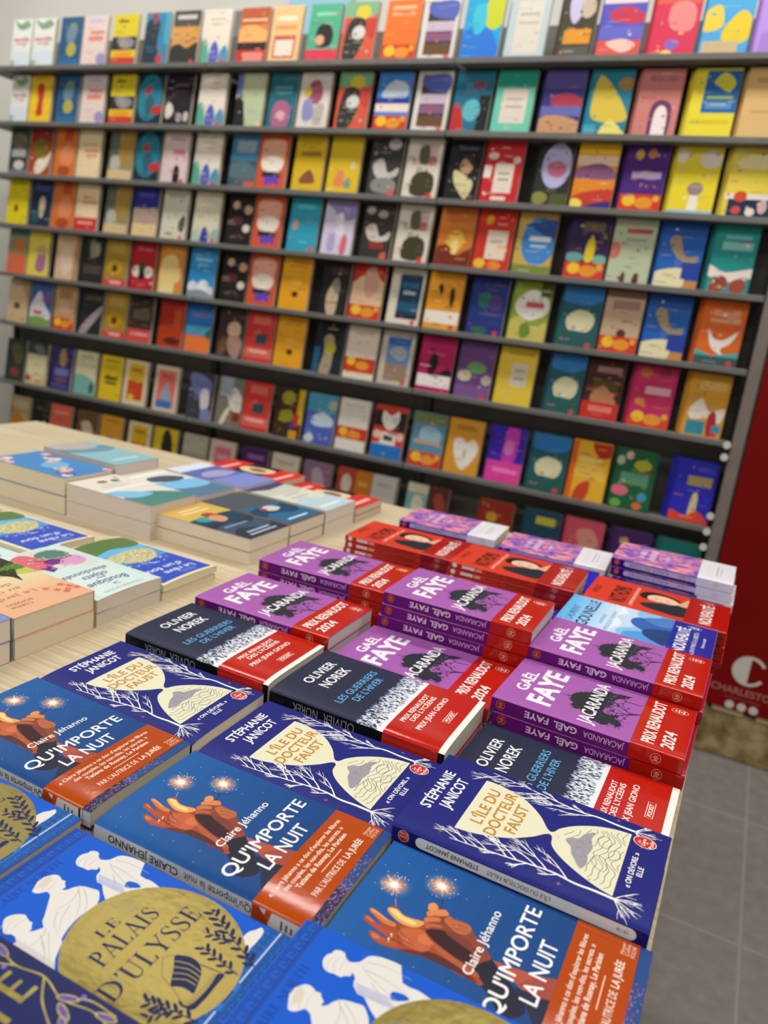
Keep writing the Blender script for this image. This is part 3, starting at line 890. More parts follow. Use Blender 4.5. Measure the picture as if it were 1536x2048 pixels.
# --- bright blue cover with the gold disc
ua = Art(5)
BL = '0657c8'; DB = '1c2a6e'
def meander(a, v0, v1, u0, u1, col, w=.75):
    n = 14; s = (u1 - u0) / n; h = v1 - v0
    a.line([(u0, v0 - 1.4), (u1, v0 - 1.4)], .5, col); a.line([(u0, v1 + 1.4), (u1, v1 + 1.4)], .5, col)
    for i in range(n):
        x = u0 + i * s
        a.line([(x, v1), (x, v0), (x + s * .8, v0), (x + s * .8, v1 - h * .3), (x + s * .42, v1 - h * .3), (x + s * .42, v0 + h * .38)], w, col)
        a.line([(x, v1), (x + s, v1)], w, col)
ua.rect(0, 0, 110, 12.5, '1157c0')
meander(ua, 3.2, 9.2, 0, 110, DB)
ua.rect(0, 158, 110, 178, '1560b6')
for i in range(22):
    ua.poly([(i * 5, 164), (i * 5 + 2.5, 159.5), (i * 5 + 5, 164), (i * 5 + 2.5, 167)], '1a4f92')
ua.line([(0, 168.3), (44, 168.3)], .9, 'cfd6e2'); ua.line([(66, 168.3), (110, 168.3)], .9, 'cfd6e2')
ua.rect(45, 163, 65, 171, '2a78c8'); ua.rect(49, 165.2, 61, 166.3, DB); ua.rect(50, 168, 60, 169.1, DB)
meander(ua, 171.8, 176.4, 0, 110, DB, .6)
STA = 'dedad4'; STL = 'b9ad9c'
def dy(p, d=0, e=0):
    return [(x + e, y + d) for x, y in p]
wom = [[(96, 24.6), (98.1, 24.6), (99.9, 26.8), (100.2, 29.3), (99.4, 31.2), (97.6, 32.3), (96, 35.1), (96.9, 37.7), (99.1, 40.4), (101.7, 41.4), (105.1, 42.7), (107.4, 45.4), (109, 50), (109.8, 55.7), (110.2, 60.9), (99.4, 66.5), (99.6, 75.3), (98.5, 82.2), (96.8, 89.5), (91.2, 82.8), (80, 70.9), (70, 65.9), (79.9, 52.6), (79.5, 49.2), (82.5, 45.4), (83, 44.8), (85.6, 43.7), (87.8, 43.4), (90.2, 40.5), (89.5, 40.2), (87.9, 40.7), (86.8, 39.3), (85.9, 37.6), (84.2, 36.6), (84, 34.1), (83.9, 31.8), (83.2, 29.2), (84, 26.1), (86.4, 23.8), (89.5, 22.5), (93.2, 22.7)],
 [(69.4, 22.7), (70.2, 25.3), (69.6, 27.9), (68.6, 29.9), (69.2, 32.2), (68.5, 33.1), (67.5, 33.6), (65.6, 36.2), (64.9, 36.5), (63, 36.2), (63, 37.6), (65.1, 39.4), (68.1, 40.6), (71.2, 43.3), (73, 47.4), (73.8, 51.3), (74.6, 54.5), (72.7, 57.6), (65.2, 62.8), (53.5, 61.4), (42.5, 62.8), (32.1, 66.8), (23.2, 72.1), (31.4, 56.2), (35.5, 50.2), (38.1, 46.5), (41.1, 44.7), (53.8, 35.4), (55.5, 33.4), (56.3, 30.7), (54.9, 29.3), (52.3, 27.3), (51.1, 24.7), (51.6, 22.9), (53.5, 21.9), (56.2, 20.5), (59.6, 19), (63.2, 18.9), (66.6, 20.6)],
 [(25.8, 28.3), (29.9, 27.9), (33.1, 30.1), (35.9, 34.3), (34.9, 37.7), (33.8, 41.1), (34.2, 42.9), (31.9, 44.5), (30.7, 46.2), (28.4, 46.6), (30.8, 48.9), (36.1, 51.7), (37.3, 54.7), (34.9, 63.1), (33.2, 67.8), (22.9, 73.3), (16.7, 79.4), (15.7, 75.7), (15.9, 67.3), (15.4, 55.3), (16.5, 46.7), (18.9, 46.8), (21.3, 43.3), (21.3, 39.7), (19.5, 35.9)]]
for w in wom:
    ua.poly(smooth(w, 2), STA)
ua.poly(smooth([(86, 66), (91, 64), (93, 70), (91, 74)], 3), BL)
for k, (u, v) in enumerate(((84, 26), (54, 22), (20, 30))):      # hair and drapery lines
    ua.line(smooth([(u + 1, v + 6), (u + 6, v + 3), (u + 12, v + 4)], 4, False), .35, STL, w1=.2)
    ua.line(smooth([(u + 0, v + 2), (u + 5, v + 0), (u + 11, v + 1)], 4, False), .35, STL, w1=.2)
    ua.line(smooth([(u + 3, v + 8), (u + 9, v + 7), (u + 14, v + 8)], 4, False), .3, STL, w1=.15)
ua.poly(smooth([(56, 24), (58, 21.5), (66, 20.5), (66, 23.5), (59, 27)], 3), 'd6cbb8')
for pts_ in ([(97, 43), (93, 50), (89, 62), (86, 72)], [(96, 46), (96, 58), (93, 76)], [(101, 44), (104, 54), (104, 70)], [(90, 52), (86, 58), (80, 64)],
            [(71, 42), (66, 46), (58, 48), (48, 46)], [(68, 45), (60, 54), (48, 62)], [(71, 46), (64, 56), (56, 62)], [(56, 50), (46, 54), (38, 60)], [(48, 48), (40, 54), (36, 62)],
            [(35, 53), (28, 56), (20, 55)], [(34, 56), (27, 64), (20, 72)], [(30, 54), (24, 64), (17, 70)], [(27, 58), (22, 66)]):
    ua.line(smooth(pts_, 4, False), .55, STL, w1=.2)
for i in range(5):
    ua.line([(84.5 - i * 1.2, 45 + i * .9), (86 - i * 1.2, 64 + i * 1.6)], .7, 'e8e8f0'); ua.line([(84.9 - i * 1.2, 45 + i * .9), (86.4 - i * 1.2, 64 + i * 1.6)], .4, '3350a8')
ua.poly(smooth([(93.4, 151.1), (99.4, 151.4), (103.4, 154.1), (106.7, 155.7), (105.5, 158.2), (102, 159.5), (95.1, 159.8), (89.3, 159.5), (83.2, 160.6), (85.2, 157.5), (88.6, 154.4)], 3), STA)
FOIL = '786a32'
ua.ell(57, 115, 51, 53, mat(FOIL, 'foil'), n=72)
for i in range(6):
    ua.line([(71 + i * 1.5, 67.5 + i * 1.6), (68.5 + i * 1.5, 78 + i * 1.6)], .4, '8a8a7a')
ua.serif('LE', 47, 63, 84.5, 7.0, '20244c')
ua.serif('PALAIS', 32, 81, 99.6, 12.0, '20244c')
ua.serif("D'ULYSSE", 18, 95, 120.5, 13.2, '20244c')
SHP = '20244c'
ua.poly(smooth([(66, 158.4), (62.1, 158.7), (54.9, 158.9), (47.9, 159.2), (40.6, 158.7), (37.6, 157.6), (36.8, 154.7), (36.4, 151.4), (37.4, 148.5), (38.9, 148.3), (38.1, 150.5), (38.1, 153.1), (39.6, 154.5), (43.2, 155.6), (50.6, 156), (57.7, 155.7), (63.2, 154.7), (65, 155.4)], 2), SHP)
ua.poly(smooth([(61, 126.6), (63.3, 129.7), (65.3, 134.6), (64.9, 139.9), (62.6, 144.2), (59.4, 147), (54.6, 149.2), (49.7, 151), (46, 151.8), (46.4, 148.9), (46.1, 143.9), (44.2, 140.1), (43.5, 138.1), (48.7, 134.8), (55, 131)], 2), SHP)
for i in range(1, 5):
    f = i / 5
    ua.line(smooth([(61 - 17.5 * f + .4, 126.6 + 11.5 * f), (64 - 16 * f, 136 + 8 * f), (62.5 - 14 * f, 147 + 3 * f)], 4, False), .55, FOIL, 'foil')
ua.line([(61, 126.6), (66, 157)], .3, SHP); ua.line([(44, 138), (38, 151)], .3, SHP); ua.line([(61, 126), (56, 122), (46, 130), (43.5, 138)], .3, SHP); ua.line([(64, 140), (66, 156)], .3, SHP)
for i in range(12):
    ua.line([(41 + i * 2.0, 155.5), (40.5 + i * 2.0, 152.5)], .35, SHP)
def olive(a, pts, col, n=13, ln=6.0):
    sp = smooth(pts, 8, False)
    a.line(sp, .9, col, w1=.4)
    for i in range(n):
        k = int((i + 1) * (len(sp) - 2) / (n + 1)); p = sp[k]; q = sp[k + 1]
        an = math.atan2(q[1] - p[1], q[0] - p[0]) + (.75 if i % 2 else -.75)
        c = (p[0] + math.cos(an) * ln * .6, p[1] + math.sin(an) * ln * .6)
        a.ell(c[0], c[1], ln * .52, ln * .2, col, n=12, rot=an)
        if i % 4 == 2:
            a.ell(p[0] + math.cos(an + 1.2) * 3, p[1] + math.sin(an + 1.2) * 3, 1.2, 1.4, col, n=10)
olive(ua, [(79.9, 169), (85, 157.8), (90.8, 143.7), (96.4, 132.8), (100.3, 122.9)], SHP, 15, 6.4)
olive(ua, [(69.8, 164.5), (72, 152.3), (73.4, 142.6), (75.3, 134.4)], SHP, 9, 5.6)
olive(ua, [(85.6, 147.6), (85.8, 138.5), (84.5, 128.2)], SHP, 6, 5)
olive(ua, [(33.4, 164.7), (32, 150.6), (30.1, 140.8), (28.3, 132.9)], SHP, 12, 6)
olive(ua, [(33, 151), (26, 144), (20, 140)], SHP, 6, 5)
ua.serif('CLAIRE NORTH', 24, 80, 19.4, 5.4, '173b8f')
B_DISC = Book('gold_disc', W0, 178, 10.5, BL, squeeze(ua), None, '0d55bd', BL, 'c8c0b4', kind='print')

# --- midnight cover with gold leaves
da = Art(6)
DG = '8a7d3e'
da.poly([(60, 14), (86, 34), (98, 60), (72, 86), (40, 70), (30, 30)], 'e8b49a')
da.poly([(64, 24), (84, 42), (92, 58), (70, 76), (48, 60)], 'e8c06a')
def glyph(a, u0, v0, rects):
    for x0, y0, x1, y1 in rects:
        a.rect(u0 + x0, v0 + y0, u0 + x1, v0 + y1, DG, 'foil')
glyph(da, 74, 78, [(0, 0, 3.4, 21)])
glyph(da, 86, 74, [(0, 0, 3.4, 21), (3.4, 0, 11, 2.6), (3.4, 9.2, 10, 11.6), (3.4, 18.4, 11.5, 21)])
for pts in ([(100, 40), (104, 56), (101, 74), (104, 92), (99, 110), (102, 130), (96, 150)], [(104, 92), (92, 104), (82, 124), (80, 140)], [(101, 74), (96, 62), (98, 52)], [(99, 110), (106, 122), (106, 140)]):
    da.line(smooth(pts, 6, False), 1.5, DG, 'foil', w1=.7)
for x, y, an in ((101, 112, 1.2), (94, 116, 2.0), (103, 136, 1.4), (88, 122, 2.2), (104, 60, 1.8), (96, 56, -1.4), (98, 144, 1.8)):
    da.ell(x, y, 6.5, 2.4, mat(DG, 'foil'), n=16, rot=an); da.ell(x, y, 5.2, 1.5, '6a55a0', n=14, rot=an)
for x, y in ((97, 70), (106, 118)):
    da.ell(x, y, 1.5, 1.5, '7a68b8', n=10)
B_MIDNIGHT = Book('midnight', W0, 178, 12.0, '20265a', squeeze(da), None, '161b42', '20265a', 'c8c0b4')

# --- red cover with the portrait of a woman
ra = Art(8)
ra.text('AMÉLIE', 27, 64, 14, 8, '3c1412', .0)
ra.text('NOTHOMB', 13, 84, 51.5, 21, '1c0d0e', .03)
ra.text("L'IMPOSSIBLE RETOUR", 11, 97, 61.5, 4.3, 'f3d8cc', .01)
for i in range(14):
    ra.line([(-2, 70 + i * 5), (40, 60 + i * 6.4), (112, 66 + i * 6)], .35, 'b8301f')
ra.poly(smooth([(22, 74), (34, 70), (42, 80), (52, 94), (64, 108), (62, 126), (16, 126), (16, 92)], 4), '232a33')
ra.poly(smooth([(62, 112), (74, 118), (88, 122), (96, 128), (60, 128)], 3), 'e3a98f')
ra.poly(smooth([(56, 70), (66, 64), (80, 66), (90, 74), (93, 88), (88, 104), (78, 116), (72, 112), (70, 84), (58, 78)], 4), '231713')
ra.poly(smooth([(52, 84), (56, 77), (66, 74), (77, 78), (83, 88), (82, 101), (75, 111), (64, 115), (56, 109), (51, 96)], 4), 'efc3a9')
ra.poly(smooth([(52, 86), (57, 80), (56, 96), (59, 108), (53, 102)], 3), 'd29d84')
for ex, ey in ((63, 86), (62, 101)):
    ra.ell(ex, ey, 1.2, 2.9, 'f7ece4', n=14); ra.ell(ex, ey, 1.1, 1.2, '2a1d1a', n=10)
    ra.line(smooth([(ex + 4, ey - 4.4), (ex + 5, ey), (ex + 4.2, ey + 4.2)], 3, False), .9, '3a231c')
    ra.line([(ex + 1.5, ey - 3), (ex + 2, ey), (ex + 1.5, ey + 3)], .5, '33201c')
ra.line(smooth([(64, 93), (58, 92), (55.5, 94.5), (56, 97)], 4, False), .7, 'c08a72')
ra.poly(smooth([(52.6, 90), (51.2, 96), (53, 102), (54.6, 96)], 4), 'c8463c')
rb = Art()
rb.text('NOUVEAUTÉ', 10, 91, 158, 14, 'f6ece6', .022)
logo_outline(rb, 101, 151, 5.2, 7.4, 'e0a894')
rs = Art()
for z in (4.5,):
    rs.ell(8.5, z, 3.4, 3.6, 'e8d6cf'); rs.ring(8.5, z, 2.6, 2.8, .4, '9a5a50')
    rs.rect(20, z - 2.1, 38, z + 2.1, 'ead8d0'); rs.rect(40, z - 2, 49, z + 2, 'c88a78')
    for i in range(7):
        rs.rect(21.8 + i * 2.4, z - 2.1, 22.5 + i * 2.4, z + 2.1, 'b8442f')
rs.text("L'IMPOSSIBLE RETOUR", 56, 117, 6.3, 3.8, '3b1210', .0, flip=True)
rbs = Art(); rbs.ring(152, 4.5, 3.4, 3.4, .4, 'd8a090'); rbs.rect(150, 4.1, 154, 4.9, 'd8a090')
B_RED = Book('portrait', W0, 178, 9.3, 'd63d27', squeeze(ra), rs, 'b42a1b', 'b42a1b', 'd9d0c0',
             band=(126, 177.6, 'b3160f', squeeze(rb), rbs, '8f120d'))

# --- pale blue cover with layered hills and a profile
ga = Art(2)
for i in range(10):
    f = i / 9
    c = '%02x%02x%02x' % (int(0x63 + (0xe4 - 0x63) * f), int(0xb4 + (0xef - 0xb4) * f), int(0xee + (0xf6 - 0xee) * f))
    ga.rect(0, i * 7, 110, i * 7 + 7.1 if i < 9 else 130, c)
ga.text('LAURENT', 12, 70, 18, 8.5, '1d3a78', .0)
ga.text('GOUNELLE', 4, 103, 37, 13.5, '18306c', .022)
ga.text('UN MONDE', 24, 62, 52, 4.6, '2a6fb4', .005)
ga.text('PRESQUE PARFAIT', 8, 86, 61, 4.6, '2a6fb4', .005)
ga.poly(smooth([(0, 70), (18, 64), (36, 72), (52, 70), (70, 62), (88, 74), (110, 70), (110, 130), (0, 130)], 3), 'c5dcf0')
ga.poly(smooth([(0, 78), (24, 70), (40, 84), (64, 92), (110, 84), (110, 130), (0, 130)], 3), '8cc0ea')
ga.poly(smooth([(0, 84), (18, 78), (30, 90), (46, 104), (110, 112), (110, 130), (0, 130)], 3), '4c9fe0')
ga.poly(smooth([(30, 128), (22, 118), (28, 106), (40, 96), (52, 84), (66, 80), (80, 84), (86, 94), (88, 104), (84, 116), (76, 128)], 4), '3565b4')
ga.poly(smooth([(76, 128), (70, 112), (78, 98), (90, 96), (100, 110), (108, 128)], 3), '4f7fc4')
ga.poly(smooth([(10, 128), (14, 112), (26, 100), (40, 98), (52, 104), (58, 116), (60, 128)], 4), '26467e')
for i in range(26):
    x = ga.rnd.uniform(6, 50)
    ga.line(smooth([(x, 128), (x - 4 + ga.rnd.uniform(-4, 4), 118), (x - 2 + ga.rnd.uniform(-6, 6), 108)], 3, False), .45, '1f3a6c', w1=.2)
gb = Art()
gb.text('NOUVEAUTÉ', 3, 90, 148, 13, 'f4f3f6', .022)
gb.text('« UN HYMNE À LA LIBERTÉ »', 5, 84, 158.5, 5, 'e8e8f2', .005)
gb.text('Femme actuelle', 34, 68, 167.5, 3.6, 'e8e8f2', .015)
logo_outline(gb, 97, 152, 5.8, 8, 'e8e8f2')
B_HILLS = Book('hills', W0, 178, 14.0, '63b4ee', squeeze(ga), None, '3c7cc0', '3c7cc0', 'd9d0c0',
               band=(128, 177.6, '262e9c', squeeze(gb), None, '1e2580'))

# --- violet and pink marbled cover
MARB = noise_mat('violet_pink_wash', [(0.40, '6a45b4'), (0.50, 'a569bc'), (0.58, 'f09a9c')], (20, 38, 20), 1.6, 5, 0.35, 0, 1.4)
va = Art()
va.text('AURÉLIE', 34, 92, 44, 8, 'e7d5ee', .01); va.text('VALOGNES', 22, 96, 60, 9, 'ecdcf2', .01); va.text('La lignée', 40, 76, 80, 7, 'ecdcf2', .004)
vb = Art()
for i in range(7):
    vb.rect(14 + i * 10, 137, 16 + i * 10, 146, 'cfd0d6'); vb.rect(16 + i * 10, 137 + (i % 3) * 3.6, 20.5 + i * 10, 138.6 + (i % 3) * 3.6, 'cfd0d6')
vb.rect(24, 152, 84, 153.6, '9a9da6'); vb.rect(30, 158, 78, 159.4, 'a6a9b2'); vb.rect(88, 138, 90, 168, 'c9cad2')
vs = Art()
pl = [(23 + 3.4 * math.cos(math.pi / 2 + math.pi * i / 10), 7 + 3.9 * math.sin(math.pi / 2 + math.pi * i / 10)) for i in range(11)] + [(130, 3.1), (130, 10.9)]
vs.poly(pl, 'cbb6d6')
vs.text('La lignée', 100, 118, 8.6, 3.8, '54346c', 0, flip=True); vs.text('AURÉLIE VALOGNES', 28, 88, 8.6, 3.6, '54346c', .006, flip=True)
vs.ell(9, 7, 4, 4.4, 'd8584c'); vs.ring(9, 7, 3.2, 3.6, .4, '8a2038')
vbs = Art(); vbs.ring(155, 7, 4, 4.4, .4, 'a3969c'); vbs.rect(152.5, 6.5, 157.5, 7.4, 'a3969c')
B_WASH = Book('wash', W0, 178, 14.4, MARB, squeeze(va), vs, '2c1468', '3b1a86', 'd9d0c0',
              band=(127, 177.6, 'eeeef2', squeeze(vb), vbs, 'e6dce2'))

# --- deep blue cover with white capitals
ba = Art()
ba.poly([(0, 0), (34, 0), (24, 26), (0, 34)], 'd0308c')
for i in range(6):
    ba.rect(30 + i * 11.5, 44, 34 + i * 11.5, 58, 'dfe2f2'); ba.rect(34 + i * 11.5, 44 + (i % 3) * 5, 39 + i * 11.5, 47 + (i % 3) * 5, 'dfe2f2')
    ba.rect(24 + i * 11, 84, 27.5 + i * 11, 96, 'dfe2f2'); ba.rect(27.5 + i * 11, 93 - (i % 2) * 9, 32 + i * 11, 96 - (i % 2) * 9, 'dfe2f2')
B_DEEP = Book('deep_blue', W0, 178, 13.0, '2322b4', squeeze(ba), None, '1a1a86', '1a1a86', 'd9d0c0')

# --- the larger pile on the left of the table
bo = Art(11)
bo.rect(0, 0, 110, 178, 'e6b08a')
for i in range(8):
    f = i / 7
    bo.rect(0, 34 + i * 8, 110, 43 + i * 8, '%02x%02x%02x' % (int(0xe8 - 4 * f), int(0xb4 + 36 * f), int(0x90 + 26 * f)))
bo.poly(smooth([(-4, 96), (14, 92), (32, 100), (60, 104), (90, 98), (114, 104), (114, 182), (-4, 182)], 4), 'b9c65a')
bo.poly(smooth([(-4, 116), (20, 110), (50, 118), (84, 112), (114, 120), (114, 182), (-4, 182)], 4), '5f7f2c')
bo.poly(smooth([(-4, 134), (30, 126), (70, 136), (114, 130), (114, 182), (-4, 182)], 4), '26341a')
bo.poly(smooth([(14, 112), (24, 96), (32, 77), (33, 92), (40, 106), (30, 116)], 3), '2b3418')
for i in range(120):
    bo.ell(bo.rnd.uniform(0, 110), bo.rnd.uniform(106, 150), bo.rnd.uniform(.8, 2.4), .7, '8fa840' if i % 2 else '3d5520', n=7, rot=bo.rnd.uniform(0, 3))
for x, y in ((8, 30), (16, 24), (26, 30), (12, 40), (33, 40), (22, 20), (5, 22)):
    for k in range(6):
        bo.ell(x + 2.6 * math.cos(k * 1.05), y + 2.6 * math.sin(k * 1.05), 2.2, 1.2, 'd06a50', n=9, rot=k * 1.05)
bo.line(smooth([(6, 34), (20, 38), (32, 46), (38, 52)], 4, False), .8, 'c25c46', w1=.4)
bo.text('Le jardin', 42, 102, 50, 9, 'c55f45', .006); bo.text('au clair', 48, 98, 66, 8.4, 'c55f45', .006); bo.text('de lune', 48, 98, 81, 8.4, 'c55f45', .006)
bo.text('CORINA', 68, 95, 23.5, 5, '6b4a32', .0); bo.text('BOMANN', 62, 94, 31.5, 5, '6b4a32', .0)
WL = 106.0
B_PEACH = Book('peach', WL, 178, 23.0, 'e6b08a', squeeze(bo), None, 'd9a27c', 'd9a27c', 'e6dac0', bev=None)
bt = Art(12)
bt.poly(smooth([(10, 96), (30, 92), (60, 100), (90, 96), (104, 110), (100, 150), (80, 172), (40, 176), (12, 150)], 4), 'd7dcd2')
bt.poly(smooth([(18, 110), (34, 100), (52, 104), (60, 118), (50, 134), (28, 138), (16, 126)], 4), 'dc9ccc')
bt.poly(smooth([(20, 138), (40, 134), (62, 142), (58, 160), (34, 166), (20, 156)], 4), '4f8470')
bt.poly(smooth([(60, 120), (86, 112), (100, 128), (96, 160), (72, 170), (62, 150)], 4), 'd96c78')
bt.poly(smooth([(46, 120), (62, 116), (70, 128), (58, 136), (46, 132)], 4), '7c2a86')
bt.poly([(70, 104), (82, 98), (86, 118), (78, 114), (72, 122)], '5b2a8c')
bt.line(smooth([(22, 132), (44, 130), (66, 136), (78, 148)], 4, False), 4.5, '26322e', w1=1.5)
for i in range(40):
    x = bt.rnd.uniform(16, 100); y = bt.rnd.uniform(104, 168); an = bt.rnd.uniform(0, 6.28)
    bt.ell(x, y, bt.rnd.uniform(1, 3.4), 1.2, ('e8b0b8', '8fc0b0', 'c05a78', 'f0d8c0')[i % 4], n=8, rot=an)
VI = '4a3f78'
bt.text('La', 52, 60, 25, 8, VI, .01, .3); bt.text('Boutique', 24, 88, 40, 13, VI, .012, .3)
bt.text('des', 48, 62, 50, 6, VI, .006, .3); bt.text('objets', 36, 76, 61, 11, VI, .012, .3); bt.text('abandonnés', 20, 92, 77, 11, VI, .012, .3)
bt.line([(26, 84), (86, 84)], .3, '7f86a8'); bt.line([(26, 90), (86, 90)], .3, '7f86a8')
bt.text('MARIANNE CRONIN', 24, 88, 12, 4.6, '7c8fae', .0)
B_MINT = Book('mint', WL, 178, 17.5, 'd5e8e2', squeeze(bt), None, 'c3d8d2', 'c3d8d2', 'ddd0c5', bev=BOW)
rv = Art(13)
rv.rect(5, 5, 105, 173, '3554c0')
rv.rect(5, 80, 105, 134, '4a9cdc'); rv.rect(5, 120, 105, 150, '66b8e6')
rv.poly(smooth([(5, 136), (30, 130), (60, 138), (105, 132), (105, 173), (5, 173)], 3), '5f7a44')
rv.poly(smooth([(12, 108), (24, 86), (40, 76), (58, 72), (76, 78), (88, 92), (98, 112), (80, 118), (50, 120), (24, 118)], 4), 'c9c490')
for i in range(150):
    x = rv.rnd.uniform(18, 92); y = rv.rnd.uniform(72, 118)
    s = rv.rnd.uniform(1.2, 3.4)
    rv.rect(x, y, x + s, y + s * .8, ('e8e2b4', '8f8a60', 'b7a070', '6f7a58', 'efeacb')[i % 5])
for i in range(30):
    rv.ell(rv.rnd.uniform(20, 90), rv.rnd.uniform(60, 76), 2, 1.4, 'c8d2e8' if i % 2 else '6f8fd0', n=8)
rv.text('Le rêve', 20, 76, 30, 10.5, 'e6ecf6', .012); rv.text("d'un fou", 26, 92, 46, 10.5, 'e6ecf6', .012)
rv.rect(30, 12, 56, 13.4, '8ba2dc'); rv.rect(30, 16.5, 60, 17.9, '8ba2dc')
B_VILLAGE = Book('village', WL, 178, 11.5, 'eee6bc', squeeze(rv), None, 'e2d8a8', 'e2d8a8', 'e6dbc0', bev=BOW)

def quick(name, t, base, spec, pages='e6dacb', W=WL, bev=None, kind='print', H=178):
    """a cover from a short list of shapes in percent of its width and height"""
    a = Art(17)
    draw(a, spec, W, H, kind)
    return Book(name, W, H, t, base, a, None, None, None, pages, bev=bev, kind=kind)

def draw(a, spec, W, H, kind='print'):
    """R x0,y0,x1,y1  E cx,cy,rx,ry  P x,y,x,y,...  S the same, smoothed  L x,y,...,width  each followed by a colour"""
    kx, ky = W / 100, H / 100
    for tok in spec.split():
        c = tok[0]; q = tok[1:].split(',')
        col = q[-1]; n = [float(x) for x in q[:-1]]
        if c == 'R':
            a.rect(n[0] * kx, n[1] * ky, n[2] * kx, n[3] * ky, col, kind)
        elif c == 'E':
            a.ell(n[0] * kx, n[1] * ky, n[2] * kx, n[3] * ky, col, kind, 24)
        elif c in 'PS':
            p = [(n[i] * kx, n[i + 1] * ky) for i in range(0, len(n), 2)]
            a.poly(smooth(p, 4) if c == 'S' else p, col, kind)
        elif c == 'L':
            p = [(n[i] * kx, n[i + 1] * ky) for i in range(0, len(n) - 1, 2)]
            a.line(smooth(p, 4, False), n[-1], col, kind)

B_LILAC = quick('lilac', 22.0, 'b9b4e0', 'R6,4,94,30,6a68c8 R10,40,90,96,d8d4ee')
B_GOLDEN = quick('golden', 20.3, 'd8b45c', 'R0,0,100,60,2c3a48 S0,22,30,14,70,26,100,16,100,34,60,40,30,30,0,38,40566c S0,46,40,40,100,52,100,64,0,64,24465a E72,60,16,7,3aa0a0 S40,50,58,46,66,54,58,66,44,64,36,58,d99a78 S36,60,48,66,60,62,58,72,40,72,b0442c R18,6,82,9,a9b8cc R22,12,76,15,a9b8cc R30,32,84,35,7f96b0 R20,80,80,83,f0dca0 R26,87,74,90,f0dca0')
B_STORM = quick('storm', 20.4, '5a564e', 'R4,4,96,96,2b6a92 S4,30,30,22,70,34,96,28,96,46,60,52,30,44,4,50,1d4866 S4,60,40,54,96,64,96,96,4,96,4f5a60 S30,40,50,36,64,42,56,50,36,50,d8cfc4 S56,44,64,42,68,48,60,50,c04a34 R24,10,78,13,cfe0ea')
B_MIST = quick('mist', 21.5, 'bcd2d8', 'S0,40,30,30,60,46,100,36,100,70,0,72,d7ddcf S0,66,40,60,100,70,100,100,0,100,c8cdbb R20,10,84,14,e8f0f2 R26,46,80,49,d9a9a0 R30,56,76,59,d9a9a0 P0,86,60,82,100,90,100,100,0,100,4b4674')
B_SCARLET = quick('scarlet', 13.0, 'd63028', 'R0,30,100,70,2a1c20 S20,34,50,30,70,44,60,66,30,68,e6cfa4 S34,40,48,38,56,48,44,60,30,54,8a6a52 R16,8,84,14,f2b8ae R20,80,80,86,f2b8ae', 'd6cab4')
B_CAMEO = quick('cameo', 27.5, 'e6dfd2', 'E30,82,8,4,3f6a60 E54,84,9,4,8a5a50 E16,90,4,3,c08a66 R26,66,80,68,b8b8a8 R30,72,74,74,b8b8a8 S0,0,100,0,100,30,60,40,20,30,0,16,4f8a84 S40,30,80,26,100,40,100,52,70,50,7fc4e4 R0,56,100,60,f4f0e6', 'ded2ca')
B_COAST = quick('coast', 25.0, 'e2e0d4', 'R0,0,100,36,5a7f9c S0,30,40,24,100,36,100,56,0,50,7fc0e6 S10,60,40,52,80,62,70,76,30,74,4a5a66 R0,84,100,90,f4f2ea', 'ded2ca')
B_LAVENDER = quick('lavender', 24.0, '5f6fb8', 'R0,0,100,40,7f8fd0 R0,80,100,100,dfe4f0 S10,50,50,44,90,52,70,66,30,66,a9a4c8', 'e6dacb')
B_FLORAL = quick('floral', 31.0, '4a8cc8', ' '.join('E%d,%d,9,5,%s E%d,%d,3,2,%s' % ((x * 37) % 90 + 5, (x * 53) % 92 + 4, ('e6c4b4', 'dfb0a4', '3468b4', 'e8d4c4')[x % 4], (x * 37) % 90 + 5, (x * 53) % 92 + 4, ('c87868', 'f0e0d0')[x % 2]) for x in range(20)) + ' E50,45,24,12,7ab4dc', 'e6dac0')
B_TEAL = quick('teal', 35.0, '8fc0c8', 'S0,60,40,52,100,64,100,80,0,76,6f9aa6 S20,74,60,70,100,84,100,100,20,100,b8b4ac R20,14,80,20,b8dade', 'd6c8be')

# ------------------------------------------------------------------ the piles on the table
def pile(books, X, Y, yaw, labels, group=None, jit=0.0, rot180=False, z=TABLE_Z, seed=0):
    """books from the bottom to the top; X, Y the corner between spine and head of the top book"""
    rn = random.Random(seed)
    for i, (b, lab) in enumerate(zip(books, labels)):
        top = i == len(books) - 1
        dx = 0 if top else rn.uniform(-jit, jit); dw = 0 if top else rn.uniform(-jit * .12, jit * .12)
        yw = R(yaw) + (0 if top else rn.uniform(-1, 1) * jit * .4)
        if rot180:
            b.place((X + b.H / 1000 + dx, Y + b.W / 1000 + dw, z), yw + math.pi, lab, group)
        else:
            b.place((X + dx, Y + dw, z), yw, lab, group)
        z += b.t / 1000 + 0.0004
    return z

ORD = ['topmost', 'second from top', 'third from top', 'fourth from top', 'fifth from top', 'sixth from top']
def labs(desc, where, n):
    """bottom first"""
    if n == 1:
        return ['%s %s' % (desc, where)]
    return ['%s, %s of %s' % (desc, ORD[n - 1 - i], where) for i in range(n)]

D_TREE = 'purple tree paperback with red band'
D_FOR = 'dark snowy-forest paperback with red band'
D_HOUR = 'navy hourglass paperback with white branches'
D_SPK = 'blue sparkler paperback with orange band'
D_DISC = 'bright blue paperback with gold disc'
G_T = 'purple tree paperbacks piled on the table'
def P(b, n, X, Y, yaw, desc, where, group, jit=0.003, seed=0):
    pile([b] * n, X, Y, yaw, labs(desc, where, n), group, jit, False, TABLE_Z, seed)

